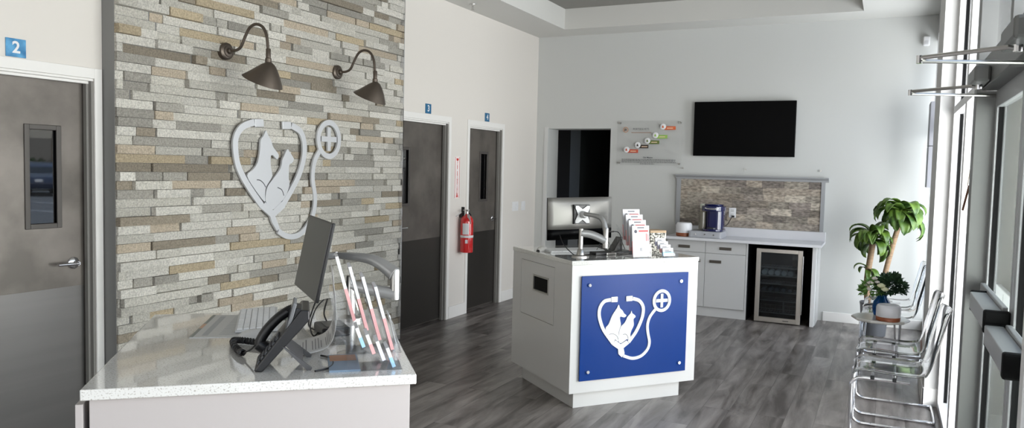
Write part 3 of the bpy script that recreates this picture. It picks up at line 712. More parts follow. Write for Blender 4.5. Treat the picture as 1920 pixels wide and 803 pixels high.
# stand
m_ = M(); xz(m_, [(.505, .075), (.515, .070), (.592, .006), (.588, .0), (.578, .0)], py0, py0 + .012); xz(m_, [(.505, .075), (.515, .070), (.592, .006), (.588, .0), (.578, .0)], py1 - .012, py1)
xz(m_, [(.51, .08), (.516, .074), (.566, .026), (.56, .024)], py0 + .012, py1 - .012); m_.build('stand', mat('stand_grey', srgb(70, 70, 72), .5), t)
# handset (lies on the far side of the keypad)
hp = [(.438, .235, .050), (.442, .235, .068), (.462, .235, .100), (.492, .235, .132), (.520, .235, .152), (.535, .235, .158)]
M().tube([tuple(q) for q in catmull(hp, 5)], .0155, 12).build('handset', black_pl, t, smooth=True)
M().tube([(.434, .235, .054), (.455, .235, .038)], .020, 14).build('mouthpiece', black_pl, t, smooth=True)
M().tube([(.525, .235, .166), (.543, .235, .146)], .020, 14).build('earpiece', black_pl, t, smooth=True)
cp = [(.44, .24, .035), (.40, .30, .014), (.37, .36, .012), (.345, .44, .012), (.345, .475, .012), (.40, .50, .012), (.46, .47, .012)]
cp = [(.46, .40, .012), (.41, .44, .013), (.36, .475, .013), (.342, .465, .013), (.352, .39, .013), (.372, .32, .013), (.384, .295, .013)]
cc = catmull(cp, 40); coil = []
for i, q in enumerate(cc):
    a_ = i * .9; tq = (cc[min(i + 1, len(cc) - 1)] - cc[max(i - 1, 0)]).normalized(); sd = Vector((-tq.y, tq.x, 0)); coil.append(q + sd * math.cos(a_) * .0085 + Vector((0, 0, 1)) * (math.sin(a_) * .0085))
M().tube([tuple(q) for q in coil], .0036, 5).build('coiled_cord', black_pl, t)
M().tube([(.384, .295, .012), (.41, .262, .03), (.430, .24, .055)], .0028, 6, smooth=4).build('cord_end', black_pl, t)
# cables behind
t = thing('cable', 'tangle of black cables on the front desk behind the phone', 'cable', P1(0, 0), AK1)
M().tube([(.60, .07, .004), (.64, .10, .004), (.655, .16, .004), (.64, .23, .004), (.62, .255, .004)], .003, 6, smooth=6).build('phone_cable', black_pl, t)
M().tube([(.62, .86, .09), (.60, .80, .05), (.585, .70, .01), (.62, .62, .006), (.66, .60, .01), (.64, .70, .05), (.655, .82, .085)], .0032, 6, smooth=6).build('monitor_cable', black_pl, t)
M().tube([(.64, .78, .09), (.61, .70, .07), (.59, .60, .03), (.60, .54, .005), (.62, .60, .005), (.66, .70, .005)], .0028, 6, smooth=6).build('signal_cable', black_pl, t)
t = thing('power_adapter', 'small black device beneath the brochure rack', 'adapter', P1(.665, .60), AK1 + .2)
M().box(-.05, -.07, 0, .05, .07, .032).build('adapter_case', black_pl, t, .006); M().box(-.03, -.05, .032, .03, .05, .034).build('adapter_lid', mat('adapter_grey', srgb(45, 45, 48), .3), t)
# curled sheet
t = thing('paper_sheet', 'long printed paper sheet curling down between phone and brochure rack', 'paper', P1(0, 0), AK1)
prof = [(.655, .275), (.660, .22), (.665, .17), (.667, .12), (.665, .08), (.655, .045), (.635, .022), (.60, .010), (.56, .004), (.53, .0035)]
pc = catmull([(a, b, 0) for a, b in prof], 4)
M().grid([[(q.x + .0 * k, 0.272 + k * .023 - .045 * (q.x - .53) / .18 * 0, q.y) for k in range(11)] for q in pc]).build('sheet', mat('sheet_paper', srgb(205, 205, 205), .8), t, solid=.0008, smooth=True)
ln = M()
for i in range(3, 34):
    if i % 5 == 4: continue
    q = pc[i]; q2 = pc[i + 1]; d_ = (q2 - q); nrm = Vector((d_.y, -d_.x, 0)).normalized() * .0012
    if nrm.x > 0: nrm = -nrm
    q_ = q + d_ * .3 + nrm; q3 = q + d_ * .55 + nrm
    ee = .295 + random.random() * .02; e2 = .47 - random.random() * .08
    ln.add([(q_.x, ee, q_.y), (q_.x, e2, q_.y), (q3.x, e2, q3.y), (q3.x, ee, q3.y)], [(0, 1, 2, 3)])
ln.build('printed_lines', mat('faint_ink', srgb(120, 120, 124), .8), t)

# ================================================================== leaflet racks
def leaflet(mm, w_, h_, kinds, red=True):  # draws leaflet in local x (width) y (up) z (out)
    mm.use(0).box(0, 0, -.004, w_, h_, 0)
def rack(name, label, loc, rz, w_, n, leaf_h, sy, sz, lean, cards=False, group=None):
    """front faces local -y; tiers step back (+y) and up"""
    t = thing(name, label, 'brochure rack', loc, rz)
    d_ = n * sy + .03; A = M()
    for i in range(n + 1):
        yy = i * sy + (.0 if i == 0 else 0); z0 = i * sz + .004
        hh = leaf_h * .42 if i < n else leaf_h * .25
        A.at(T(0, yy - .004, z0) @ RX(-lean) @ basis((0, 0, 0), (1, 0, 0), (0, 0, 1), (0, -1, 0))).box(-.006, -.0, 0, w_ + .006, hh, .002)
    A.at(Matrix()).box(-.006, -.008, 0, w_ + .006, d_, .003)
    for s_ in (-.008, w_ + .006):
        A.at(basis((s_, 0, 0), (0, 1, 0), (0, 0, 1), (1, 0, 0))).prism([(-.01, 0), (d_, 0), (d_ + .01, n * sz), (d_ + .03, n * sz + leaf_h * .35), (.03, leaf_h * .40), (-.01, .012)], 0, .002)
    A.build('acrylic_holder', acrylic, t)
    return t
def pack(label, cat, root_loc, rz, w_, h_, lean, cols, group, cards=False):
    t = thing('business_card_stack' if cards else 'leaflet_stack', label, cat, root_loc, rz, group)
    B_ = RX(-lean) @ basis((0, 0, 0), (1, 0, 0), (0, 0, 1), (0, -1, 0))
    M(B_).box(0, h_ * .5, -.010, w_, h_, 0).use(1).box(0, 0, -.010, w_, h_ * .5, 0).build('paper_stock', [paper, pink if not cards else cols], t)
    k = M(B_)
    if cards:
        k.use(0).box(0, 0, 0, w_, h_ * .28, .0004).use(1).box(w_ * .2, h_ * .5, 0, w_ * .8, h_ * .58, .0004).box(w_ * .2, h_ * .68, 0, w_ * .6, h_ * .74, .0004)
        k.build('card_print', [cols, ink], t)
    else:
        k.use(4).box(.002, .002, 0, w_ - .002, h_ * .5, .0002)
        k.use(0).box(w_ * .3, h_ * .915, 0, w_ * .7, h_ * .945, .0004).use(1).box(w_ * .38, h_ * .80, 0, w_ * .93, h_ * .845, .0005)
        k.use(0).prism([(w_ * .2 + .012 * math.cos(a), h_ * .81 + .012 * math.sin(a)) for a in [i * PI / 5 for i in range(10)]], 0, .0005)
        k.use(1).box(w_ * .8, h_ * .5, 0, w_ * .84, h_ * .74, .0004).box(w_ * .9, h_ * .5, 0, w_ * .93, h_ * .72, .0004)
        for i in range(9): k.use(2).box(w_ * .1, h_ * (.3 + i * .05), 0, w_ * (.6 + .1 * (i % 3)), h_ * (.31 + i * .05), .0004)
        k.use(3).box(0, 0, 0, w_, h_ * .12, .0005).use(0).box(w_ * .4, h_ * .17, 0, w_ * .56, h_ * .3, .0006)
        k.build('leaflet_print', [mat('print_dark', srgb(80, 80, 90), .6), mat('print_red', srgb(205, 70, 70), .6), mat('print_pale', srgb(198, 202, 214), .6), cols, paper], t)
    return t
lt_blue = mat('print_blue', srgb(150, 190, 225), .5); pink = mat('print_pink', srgb(216, 160, 160), .5); lilac = mat('print_lilac', srgb(205, 205, 228), .5)
wedge = ['front', 'second', 'third', 'back']
# kiosk rack
rack('leaflet_rack', 'clear four-tier leaflet rack on the blue-panel kiosk', P2(.515, .055), AK2, .142, 4, .225, .042, .036, .12)
for i in range(4):
    p = P2(.515, .062 + i * .042, 1.027 + i * .036)
    pack('red and white leaflets in the %s pocket of the kiosk rack' % ('lowest front', 'second', 'third', 'highest rear')[i], 'leaflets', p, AK2, .142, .218, .12, (lt_blue, pink, pink, pink)[i], 'leaflets in the kiosk rack')
rack('card_rack', 'small clear tiered business card rack on the blue-panel kiosk', P2(.765, .05), AK2, .09, 4, .055, .032, .021, .2)
for i in range(4):
    pack('business cards in the %s pocket of the kiosk card rack' % ('lowest front', 'second', 'third', 'highest rear')[i], 'business cards', P2(.765, .056 + i * .032, 1.027 + i * .021), AK2, .09, .056, .2, (lt_blue, pink, lilac, lilac)[i], 'business cards in the kiosk rack', True)
# near-desk racks face local +x: rotate by +90
def PR(x, y, z): return P1(x, y, z)
R1 = AK1 + PI / 2
rack('leaflet_rack', 'clear four-tier leaflet rack seen side-on, at the right edge of the front desk', P1(.868, .275), R1, .11, 4, .225, .042, .033, .27)
for i in range(4):
    p = PR(.852 - i * .041, .275, 1.03 + i * .033)
    pack('pink-edged leaflets seen side-on, %s row of the front desk rack' % ('lowest right', 'second from right', 'third from right', 'tallest left')[i], 'leaflets', p, R1, .11, .215, .27, (pink, pink, pink, pink)[i], 'leaflets in the front desk rack')
rack('card_rack', 'small clear tiered card rack at the front right of the front desk', P1(.845, .068), R1, .09, 4, .058, .030, .021, .35)
for i in range(4):
    pack('business cards in the %s pocket of the front desk card rack' % ('lowest', 'second lowest', 'second highest', 'highest')[i], 'business cards', P1(.834 - i * .030, .068, 1.028 + i * .021), R1, .09, .062, .35, (lt_blue, lilac, pink, lt_blue)[i], 'business cards in the front desk rack', True)
# single clear stand at the far right of the desk rack
t = thing('acrylic_sign_holder', 'small clear acrylic stand behind the leaflet rack on the front desk', 'sign holder', P1(.872, .40), R1)
M(RX(-.25) @ basis((0, 0, 0), (1, 0, 0), (0, 0, 1), (0, -1, 0))).box(0, 0, 0, .09, .10, .004).build('clear_plate', mat('acrylic_edge', srgb(225, 230, 235), .1), t)
M().box(0, -.0, 0, .09, .04, .003).build('clear_foot', acrylic, t)
t = thing('hand_sanitizer_tray', 'flat blue striped booklet lying under the front desk card rack', 'booklet', P1(.69, .13), AK1)
t.name = 'booklet'
M().box(-.05, -.07, 0, .04, .12, .006).build('booklet_cover', mat('booklet_blue', srgb(110, 130, 150), .4), t)
M().box(-.045, .04, .006, .035, .11, .0068).build('booklet_print', mat('booklet_tan', srgb(160, 120, 95), .5), t)

# ================================================================== things on the blue-panel kiosk
t = thing('computer_monitor', 'silver-backed computer monitor with black lower band on the kiosk', 'monitor', P2(.285, .425, 1.274), AK2 + math.radians(2.5))
b = M(RY(math.radians(-1.0))); hw, hh = .272, .152
# gently bulged back
rows = []
for j in range(9):
    v = -1 + 2 * j / 8; row = []
    for i in range(13):
        u = -1 + 2 * i / 12; row.append((u * hw, -.006 - .034 * (1 - abs(u) ** 2.6) * (1 - abs(v) ** 2.6), v * hh))
    rows.append(row)
b.grid([r_ for r_ in rows if r_[0][2] > -hh * .56]); bk = b.build('silver_back', mat('silver_back', srgb(132, 130, 126), .42, .5), t, solid=.003, smooth=True)
b = M(RY(math.radians(-1.0))); b.grid([r_ for r_ in rows if r_[0][2] < -hh * .49]); b.build('black_band', screen_blk, t, solid=.003, smooth=True)
M(RY(math.radians(-1.0))).box(-hw, -.006, -hh, hw, .008, hh).build('screen_frame', black_pl, t, .003)
M(RY(math.radians(-1.0))).box(-hw + .012, .008, -hh + .012, hw - .012, .0088, hh - .012).build('screen', screen_blk, t)
t = thing('monitor_arm', 'silver monitor arm with square mount plate standing on the kiosk', 'monitor arm', P2(.181, .215, 1.02), AK2)
M().lathe([(.062, 0), (.062, .008), (.03, .014), (.022, .05), (.0165, .055), (.0165, .195)], 28).build('pole', brushed, t, smooth=True)
fatarm(M(), (-.0, .0, .165), (.155, -.075, .115), .026, .028, mid=(.07, -.03, .155)).build('lower_arm', arm_grey, t, smooth=True)
M(T(.155, -.075, 0)).lathe([(.02, .065), (.02, .20), (.017, .206)], 20).build('elbow_post', brushed, t, smooth=True)
fatarm(M(), (.155, -.072, .185), (.085, .105, .292), .021, .014, mid=(.145, -.02, .27)).build('upper_arm', arm_grey, t, smooth=True)
k = M(basis((.09, .150, .285), (1, 0, 0), (0, 0, 1), (0, -1, 0)))
pts = []
for a_, b_ in ((-1, -1), (1, -1), (1, 1), (-1, 1)): pts.append((a_ * .058, b_ * .062))
star = [(-.058, -.062), (-.035, -.062), (0, -.038), (.035, -.062), (.058, -.062), (.058, -.045), (.036, 0), (.058, .045), (.058, .062), (.035, .062), (0, .038), (-.035, .062), (-.058, .062), (-.058, .045), (-.036, 0), (-.058, -.045)]
k.prism(star, .0, .006).lathe([(.026, .0), (.026, .03), (.018, .045)], 20).build('mount_plate', mat('plate_grey', srgb(190, 190, 190), .5, .2), t)
k = M(basis((.09, .155, .285), (1, 0, 0), (0, 0, 1), (0, -1, 0))); k.box(-.066, -.07, -.032, .066, .07, .002).build('mount_backing', black_pl, t, .003)
keyboard('white keyboard lying on the kiosk under the silver monitor', P2(.30, .44), AK2 + PI / 2 + math.radians(-4), .46, .17)
t = thing('computer_mouse', 'pale grey computer mouse at the left end of the kiosk top', 'mouse', P2(.075, .60), AK2 + .5)
M().grid(rows and [[(-.055 + .11 * i / 8, .031 * (math.sin(PI * (i / 8 * .9 + .05)) ** .35) * math.cos(a), .036 * (math.sin(PI * (i / 8 * .86 + .07)) ** .6) * max(0, math.sin(a))) for a in [PI * k_ / 10 for k_ in range(11)]] for i in range(9)]).build('mouse_shell', mat('mouse_pale', srgb(205, 203, 200), .4), t, smooth=True, solid=.002)
t = thing('usb_hub', 'flat black and silver box on the kiosk beside the monitor arm', 'hub', P2(.41, .29), AK2 + .1)
M().box(-.09, -.035, 0, .05, .045, .022).build('hub_case', black_pl, t, .004); M().box(-.0, -.045, 0, .085, -.0, .018).build('silver_end', brushed, t, .004)
t = thing('card_terminal', 'black triangular stand with flat black base on the kiosk', 'card terminal', P2(.59, .385), AK2)
M().box(-.08, -.075, 0, .10, .07, .016).build('base_plate', black_pl, t, .005)
M(basis((0, 0, 0), (1, 0, 0), (0, 0, 1), (0, -1, 0))).prism([(-.05, .012), (.03, .012), (.03, .115), (.02, .115)], -.06, .02).build('wedge_body', mat('terminal_blk', srgb(20, 20, 22), .25), t, .004)
t = thing('wire_stand', 'small black wire rack standing on the kiosk behind the hub', 'wire rack', P2(.52, .46), AK2)
M().tube([(-.07, 0, .003), (-.02, 0, .085), (.03, 0, .085), (.08, 0, .003)], .002, 6).tube([(0, -.04, .003), (0, .0, .10), (0, .04, .003)], .002, 6).tube([(-.07, 0, .04), (.07, 0, .04)], .002, 6).build('wire_frame', black_pl, t)
t = thing('cable', 'black cables hanging behind the kiosk monitor', 'cable', P2(0, 0), AK2)
M().tube([(.09, .36, .14), (.09, .30, .08), (.12, .25, .03), (.16, .24, .006), (.25, .27, .006), (.33, .29, .006)], .0035, 6, smooth=6).build('power_cable', black_pl, t)
M().tube([(.53, .40, .155), (.59, .39, .152), (.605, .37, .12), (.61, .35, .07), (.62, .33, .03)], .0035, 6, smooth=6).box(.52, .395, .148, .56, .41, .16).build('signal_cable', black_pl, t)
t = thing('tissue_box', 'dotted square tissue box behind the kiosk business cards', 'tissue box', P2(.895, .36), AK2 - .15)
M().box(-.065, -.065, 0, .065, .065, .165).build('carton', mat('dots', srgb(60, 58, 52), .6, col2=srgb(222, 218, 205), scale=75, detail=0), t)
M().box(-.0655, -.0655, .15, .0655, .0655, .167).build('carton_rim', mat('carton_rim', srgb(176, 150, 120), .6), t)

# ================================================================== coffee bar on the back wall
t = thing('base_cabinet', 'grey two-door base cabinet with drawers under the coffee counter', 'cabinet', (-2.25, 8.72, 0))
W0 = .905
M().box(0, .02, .105, W0, .465, .858).build('carcass', cab_grey, t)
M().box(0, .02, 0, W0, .46, .103).build('kick_board', cab_grey, t)
M().box(W0 - .018, 0, .1, W0, .02, .858).build('side_stile', cab_grey, t)
gx = .440
for (a, b_) in ((.003, gx - .002), (gx + .002, W0 - .022)):
    dr = M().box(a, 0, .722, b_, .019, .853).build('drawer', cab_grey, t, .0015)
    c0 = (a + b_) / 2 if a > .1 else .20
    M().box(c0 - .066, -.010, .764, c0 + .066, .0, .796).build('drawer_pull', handle_met, dr, .003)
    dd = M().box(a, 0, .108, b_, .019, .718).build('cabinet_door', cab_grey, t, .0015)
    hx = b_ - .11 if a < .1 else a + .115
    M().box(hx - .066, -.010, .612, hx + .066, .0, .644).build('door_pull', handle_met, dd, .003)
t = thing('end_panel', 'tall white panel closing the right end of the coffee counter', 'end panel', (-.68, 8.72, 0))
M().box(0, 0, 0, .04, .48, .857).build('panel_face', white_satin, t, .002)
M().box(.04, .1, 0, .046, .48, .857).build('panel_skin', cab_grey, t)
nb = M(); nb.box(-1.343, 9.15, 0, -.682, 9.195, .857); nb.box(-1.343, 8.74, 0, -1.335, 9.15, .857); nb.box(-.69, 8.74, 0, -.682, 9.15, .857); nb.box(-1.335, 8.76, .845, -.69, 9.15, .857)
tag(nb.build('niche_lining', black_matte), 'black lining of the recess around the small fridge', 'niche')
t = thing('coffee_counter', 'pale quartz countertop with upstand along the back wall', 'countertop', (-2.27, 8.66, .858))
M().box(0, 0, 0, 1.68, .54, .03).build('slab', mat('counter_white', srgb(214, 214, 218), .25), t, .003)
M().box(0, .515, .03, 1.68, .54, .135).build('upstand', mat('counter_white', srgb(214, 214, 218), .25), t, .002)
# backsplash
t = thing('backsplash_panel', 'framed split-stone backsplash panel above the coffee counter', 'backsplash', (-2.27, 9.2, .995))
sp = M(); X0, X1, H_ = .05, 1.615, .55; rows_ = 7; rh = H_ / rows_
for r_ in range(rows_):
    x = X0 - random.random() * .2
    while x < X1:
        L_ = random.uniform(.17, .27); a = max(x, X0); b_ = min(x + L_, X1)
        if b_ - a > .01:
            g_ = random.uniform(.8, 1.15); base = random.choice(((176, 164, 150), (160, 150, 140), (190, 180, 166), (148, 138, 130)))
            sp.col = srgb(*[min(225, v * g_) for v in base]); sp.box(a + .0005, -.03 - random.uniform(0, .008), r_ * rh + .0005, b_ - .0005, -.01, (r_ + 1) * rh - .0005)
        x += L_
sp.build('stone_tiles', splash, t)
fr_m = mat('frame_grey', srgb(150, 151, 153), .5)
M().box(.0, -.045, 0, .05, 0, .59).box(1.615, -.045, 0, 1.655, 0, .59).box(.05, -.012, 0, 1.615, 0, .56).box(.05, -.045, .55, 1.615, 0, .59).build('frame', fr_m, t)
M(basis((0, 0, .59), (0, -1, 0), (0, 0, 1), (1, 0, 0))).prism([(0, -.04), (.046, -.04), (.05, -.02), (.07, -.005), (.085, 0), (.085, .012), (0, .012)], -.012, 1.69).build('crown_ledge', fr_m, t)
# outlet
t = thing('wall_outlet', 'white double outlet plate on the stone backsplash', 'outlet', (-1.605, 9.158, 1.165))
M().box(-.04, -.006, -.057, .04, 0.004, .057).build('outlet_plate', emblem_white, t, .002)
M().box(-.017, -.009, .008, .017, -.006, .04).box(-.017, -.009, -.04, .017, -.006, -.008).build('socket', mat('outlet_sock', srgb(200, 200, 200), .4), t)
# coffee brewer (single-serve)
t = thing('coffee_maker', 'dark blue single-serve coffee maker standing on a grey pod drawer', 'coffee maker', (-1.78, 8.86, .965))
nb_ = mat('navy_gloss', srgb(16, 22, 72), .15, coat=.6)
def rrect(w_, d_, r_, n=6, cx=0, cy=0):
    out = []
    for (sx, sy, a0) in ((1, 1, 0), (-1, 1, PI / 2), (-1, -1, PI), (1, -1, 3 * PI / 2)):
        for k in range(n + 1): a = a0 + k * PI / 2 / n; out.append((cx + sx * (w_ / 2 - r_) + r_ * math.cos(a), cy + sy * (d_ / 2 - r_) + r_ * math.sin(a)))
    return out
bd = M(); bd.prism(rrect(.20, .20, .07, cx=.03, cy=.05), .0, .25); bd.build('brewer_body', nb_, t, .006)
M().prism(rrect(.23, .30, .09, cx=.03), 0, .025).build('base', nb_, t, .006)
hd = M(); 
for i, (w_, z_) in enumerate(((.22, .225), (.25, .245), (.255, .27), (.24, .292), (.20, .307), (.12, .316))): pass
hd.prism(rrect(.255, .27, .10, cx=.02, cy=-.0), .225, .285).prism(rrect(.21, .22, .09, cx=.02, cy=.01), .285, .305).build('brew_head', nb_, t, .012, seg=4)
M(T(.02, -.128, .262)).tube([(-.07, 0, 0), (-.04, -.018, -.008), (.04, -.018, -.008), (.07, 0, 0)], .008, 10, smooth=5).build('lid_handle', chrome, t, smooth=True)
M(T(.02, -.125, .232)).lathe([(.006, 0), (.006, .012)], 12).build('button', emblem_white, t)
M().prism(rrect(.10, .09, .03, cx=.02, cy=-.085), .025, .04).build('drip_tray', mat('drip', srgb(60, 62, 70), .3, .5), t)
M().prism(rrect(.075, .15, .03, cx=-.105, cy=.02), .012, .215).build('water_tank', mat('tank_smoke', srgb(150, 145, 130), .12, trans=.6), t, .003)
M().tube([(.12, .10, .05), (.15, .14, .07), (.175, .24, .14), (.185, .29, .155)], .004, 6, smooth=5).box(.172, .275, .147, .20, .292, .168).build('power_cord', black_pl, t)
t = thing('pod_drawer', 'flat grey coffee pod drawer under the coffee maker', 'pod drawer', (-1.82, 8.86, .888))
M().box(-.18, -.16, .0, .18, .16, .075).build('drawer_housing', mat('pod_grey', srgb(176, 178, 184), .35, .2), t, .006)
M().box(-.165, -.166, .008, .165, -.16, .067).build('drawer_front', mat('pod_grey', srgb(176, 178, 184), .35, .2), t, .003)
for x_ in (-.10, 0, .10): M(T(x_, -.166, .04) @ RX(PI / 2)).lathe([(.008, 0), (.008, .006)], 14).build('stud', chrome, t)
t = thing('creamer_bottle', 'slim bottle with white cap left of the coffee maker', 'bottle', (-1.925, 9.05, .888))
M().lathe([(.036, 0), (.038, .01), (.038, .25), (.036, .27), (.026, .30), (.024, .32)], 24).build('bottle_body', mat('bottle_tan', srgb(172, 160, 140), .3), t, smooth=True)
M().lathe([(.030, .32), (.032, .325), (.032, .365), (.02, .372)], 20).build('bottle_cap', mat('cap_white', srgb(215, 218, 205), .4), t, smooth=True)
def diffuser(label, loc, r_, h_):
    t = thing('oil_diffuser', label, 'diffuser', loc)
    M().lathe([(r_ * .93, 0), (r_ * .99, .004), (r_ * 1.0, h_ * .24), (r_ * .98, h_ * .26)], 40).build('wood_base', mat('wood_base', srgb(150, 84, 52), .45, noise=.3, scale=12, stretch=(1, 1, 8)), t, smooth=True)
    M().lathe([(r_ * .98, h_ * .26), (r_, h_ * .28), (r_ * 1.0, h_ * .80), (r_ * .96, h_ * .92), (r_ * .86, h_), (r_ * .5, h_ * 1.01), (.012, h_ * 1.0), (.004, h_ * .97)], 40).build('dome', mat('dome_white', srgb(226, 226, 230), .4), t, smooth=True)
diffuser('white round diffuser with wood base on the coffee counter', (-2.085, 8.83, .888), .09, .155)
# beverage fridge
t = thing('beverage_fridge', 'small glass-door beverage fridge with steel frame under the coffee counter', 'fridge', (-1.253, 8.72, 0))
fw, fh = .478, .812
m_ = M(); m_.box(0, .05, .02, .012, .42, fh - .005).box(fw - .012, .05, .02, fw, .42, fh - .005).box(.012, .40, .02, fw - .012, .42, fh - .005).box(.012, .05, fh - .02, fw - .012, .40, fh - .005).box(.012, .05, .02, fw - .012, .40, .06)
m_.build('fridge_case', black_matte, t)
m_ = M(); m_.box(0, 0, .008, .048, .045, fh); m_.box(fw - .048, 0, .008, fw, .045, fh); m_.box(.048, 0, .008, fw - .048, .045, .062); m_.box(.048, 0, fh - .042, fw - .048, .045, fh)
dr = m_.build('fridge_door', mat('steel_frame', srgb(190, 184, 176), .3, .9), t, .003)
M().box(.046, .012, .06, fw - .046, .018, fh - .04).build('door_glass', fridge_glass, dr)
M(T(.33, -.0008, .034)).box(-.03, -.0004, -.004, .03, 0, .004).build('badge', mat('badge', srgb(70, 66, 62), .4), dr)
M().tube([(fw + .006, -.0, .12), (fw + .006, -.0, fh - .06)], .006, 8).build('door_handle', brushed, dr, smooth=True)
for z_ in (.60, .51, .42, .33, .235, .10):
    m_ = M()
    for i in range(3): m_.box(.03, .08 + i * .12, z_, fw - .03, .084 + i * .12, z_ + .004)
    for i in range(14): m_.box(.035 + i * .0305, .07, z_, .037 + i * .0305, .36, z_ + .003)
    m_.box(.03, .066, z_ - .004, fw - .03, .074, z_ + .010)
    m_.build('wire_shelf', brushed, t)
for z_, n_, r_, mm_, g_ in ((.514, 5, .033, mat('can_grey', srgb(215, 218, 222), .3), 'upper'), (.337, 5, .024, mat('can_dull', srgb(120, 124, 130), .35), 'lower')):
    proto = None
    for i in range(n_):
        loc = (-1.253 + .085 + i * .068, 8.84, z_ + r_)
        lbl = 'pale drink can end seen through the glass on the %s fridge shelf' % g_
        if proto is None:
            proto = thing('drink_can', lbl, 'drink can', loc, 0, 'cans on the %s fridge shelf' % g_)
            M(RX(PI / 2)).lathe([(r_ * .8, -.06), (r_, -.05), (r_, .05), (r_ * .82, .06), (r_ * .8, .055), (.001, .055)], 20).build('can_body', mm_, proto, smooth=True)
        else: dup(proto, loc)
t = thing('wire_basket', 'wire basket on the bottom shelf inside the fridge', 'basket', (-1.253 + .05, 8.79, .11))
m_ = M()
for z_ in (0, .04, .085): m_.tube([(0, 0, z_), (.375, 0, z_), (.375, .24, z_), (0, .24, z_)], .0022, 6, True)
for i in range(8): m_.tube([(.01 + i * .05, 0, 0), (.01 + i * .05, 0, .085)], .0016, 5)
m_.build('basket_wires', brushed, t)
M().box(.235, .02, 0, .25, .05, .125).build('divider', brushed, t)

# ================================================================== wall items on the back wall
t = thing('television', 'black flat-screen television mounted on the back wall', 'television', (-1.518, YB - .06, 2.136))
M(RX(.02)).box(-.567, -.012, -.316, .567, .03, .316).build('tv_body', black_matte, t, .004)
M(RX(.02)).box(-.560, -.0135, -.309, .560, -.012, .309).build('screen', screen_blk, t)
M().box(-.2, .03, -.15, .2, .06, .15).build('wall_mount', black_matte, t)
t = thing('acrylic_wall_sign', 'clear acrylic sign with coloured round badges beside the television', 'sign', (-2.635, YB - .03, 1.968))
M().box(-.405, 0, -.272, .405, .006, .272).build('acrylic_plate', glass_pane('sign_acrylic', (.985, .985, .985, 1), .05, 1.3), t)
def ac(px, py): return ((px - 1161) * .00669 - .411, (228 - py) * .0067 + .268)
B0 = basis((0, 0, 0), (1, 0, 0), (0, 0, 1), (0, -1, 0))
for px, py, c1, bx in ((1181, 280.5, (196, 84, 60), 22), (1202, 272, (60, 50, 44), 20), (1220, 264, (98, 112, 52), 22), (1234.5, 254, (150, 188, 90), 22), (1248, 238.5, (214, 104, 62), 23)):
    a, b_ = ac(px, py); bm_ = mat('badge_%d' % px, srgb(*c1), .5)
    bdg = M(B0 @ T(a, b_, 0)).lathe([(.036, .0), (.036, .008), (.033, .010)], 24).build('badge_disc', emblem_white, t, smooth=True)
    bar = M(B0 @ T(a, b_ - .017, 0)); bar.prism([(.012, -.021), (bx * .00669, -.021), (bx * .00669, .021), (.03, .021)], 0, .005); bar = bar.build('badge_bar', bm_, t, .002)
    M(B0 @ T(a, b_, .0102)).prism([(-.012, -.014), (.012, -.014), (.008, 0), (.0, .018), (-.01, .004)], 0, .0005).build('badge_icon', bm_, bdg)
    M(B0 @ T(a + .085, b_ - .018, .0052)).box(-.036, -.005, 0, .036, .005, .0005).build('bar_lettering', mat('bar_lt', srgb(226, 200, 170), .6), bar)
a, b_ = ac(1178, 244)
k = M(B0 @ T(a, b_, 0)); k.use(0).stroke([(.030 * math.cos(i * PI / 8), .030 * math.sin(i * PI / 8)) for i in range(16)], .007, 0, .001, 2, True)
k.use(1).prism([(-.016, -.014), (-.004, -.016), (-.002, .014), (-.014, .012)], 0, .001).prism([(.002, -.012), (.012, -.010), (.010, .012), (.002, .014)], 0, .001)
k.build('logo_mark', [mat('logo_tan', srgb(196, 140, 100), .5), mat('logo_brown', srgb(96, 66, 40), .5)], t)
a, b_ = ac(1207, 243); M(B0 @ T(a, b_, 0)).text('PORTSIDE PETS', .036, .0008, xs=.82).build('logo_text', mat('logo_grey', srgb(96, 96, 98), .6), t)
k = M(B0); a, b_ = ac(1207, 249)
k.box(a - .12, b_ - .006, 0, a + .13, b_ + .003, .0006).build('logo_tagline', mat('tag_tan', srgb(165, 140, 125), .6), t)
a, b_ = ac(1221.5, 294.5); M(B0 @ T(a, b_, 0)).text('Our Mission', .024, .0008, bold=.0006).build('mission_heading', ink, t)
k = M(B0)
for j, (yy, x0, x1) in enumerate(((298.2, 1172, 1273), (300.5, 1172, 1273), (303.2, 1172, 1273), (306, 1207, 1234))):
    x = x0
    while x < x1:
        w_ = random.uniform(1.5, 5); a, b_ = ac(x, yy); k.box(a, b_ - .0035, 0, a + min(w_, x1 - x) * .00669, b_ + .0035, .0006); x += w_ + .9
k.build('mission_text_lines', mat('text_grey', srgb(112, 112, 112), .7), t)
for (sx, sy) in ((-1, 1), (1, 1), (-1, -1), (1, -1)):
    M(T(sx * .375, 0, sy * .245) @ RX(PI / 2)).lathe([(.011, -.03), (.011, .008), (.009, .011)], 16).build('standoff', brushed, t, smooth=True)
for i, (x_, lbl) in enumerate(((-2.21, 'small metal wall stud left of the backsplash ledge, under the clear sign'), (-1.48, 'small metal wall stud above the middle of the backsplash ledge'), (-.67, 'small metal wall stud above the right end of the backsplash ledge'))):
    t = thing('wall_stud', lbl, 'wall stud', (x_, YB, 1.672))
    M(RX(PI / 2)).lathe([(.010, 0), (.010, .004), (.006, .005), (.006, .03), (.010, .031), (.010, .036)], 14).build('stud_body', brushed, t, smooth=True)

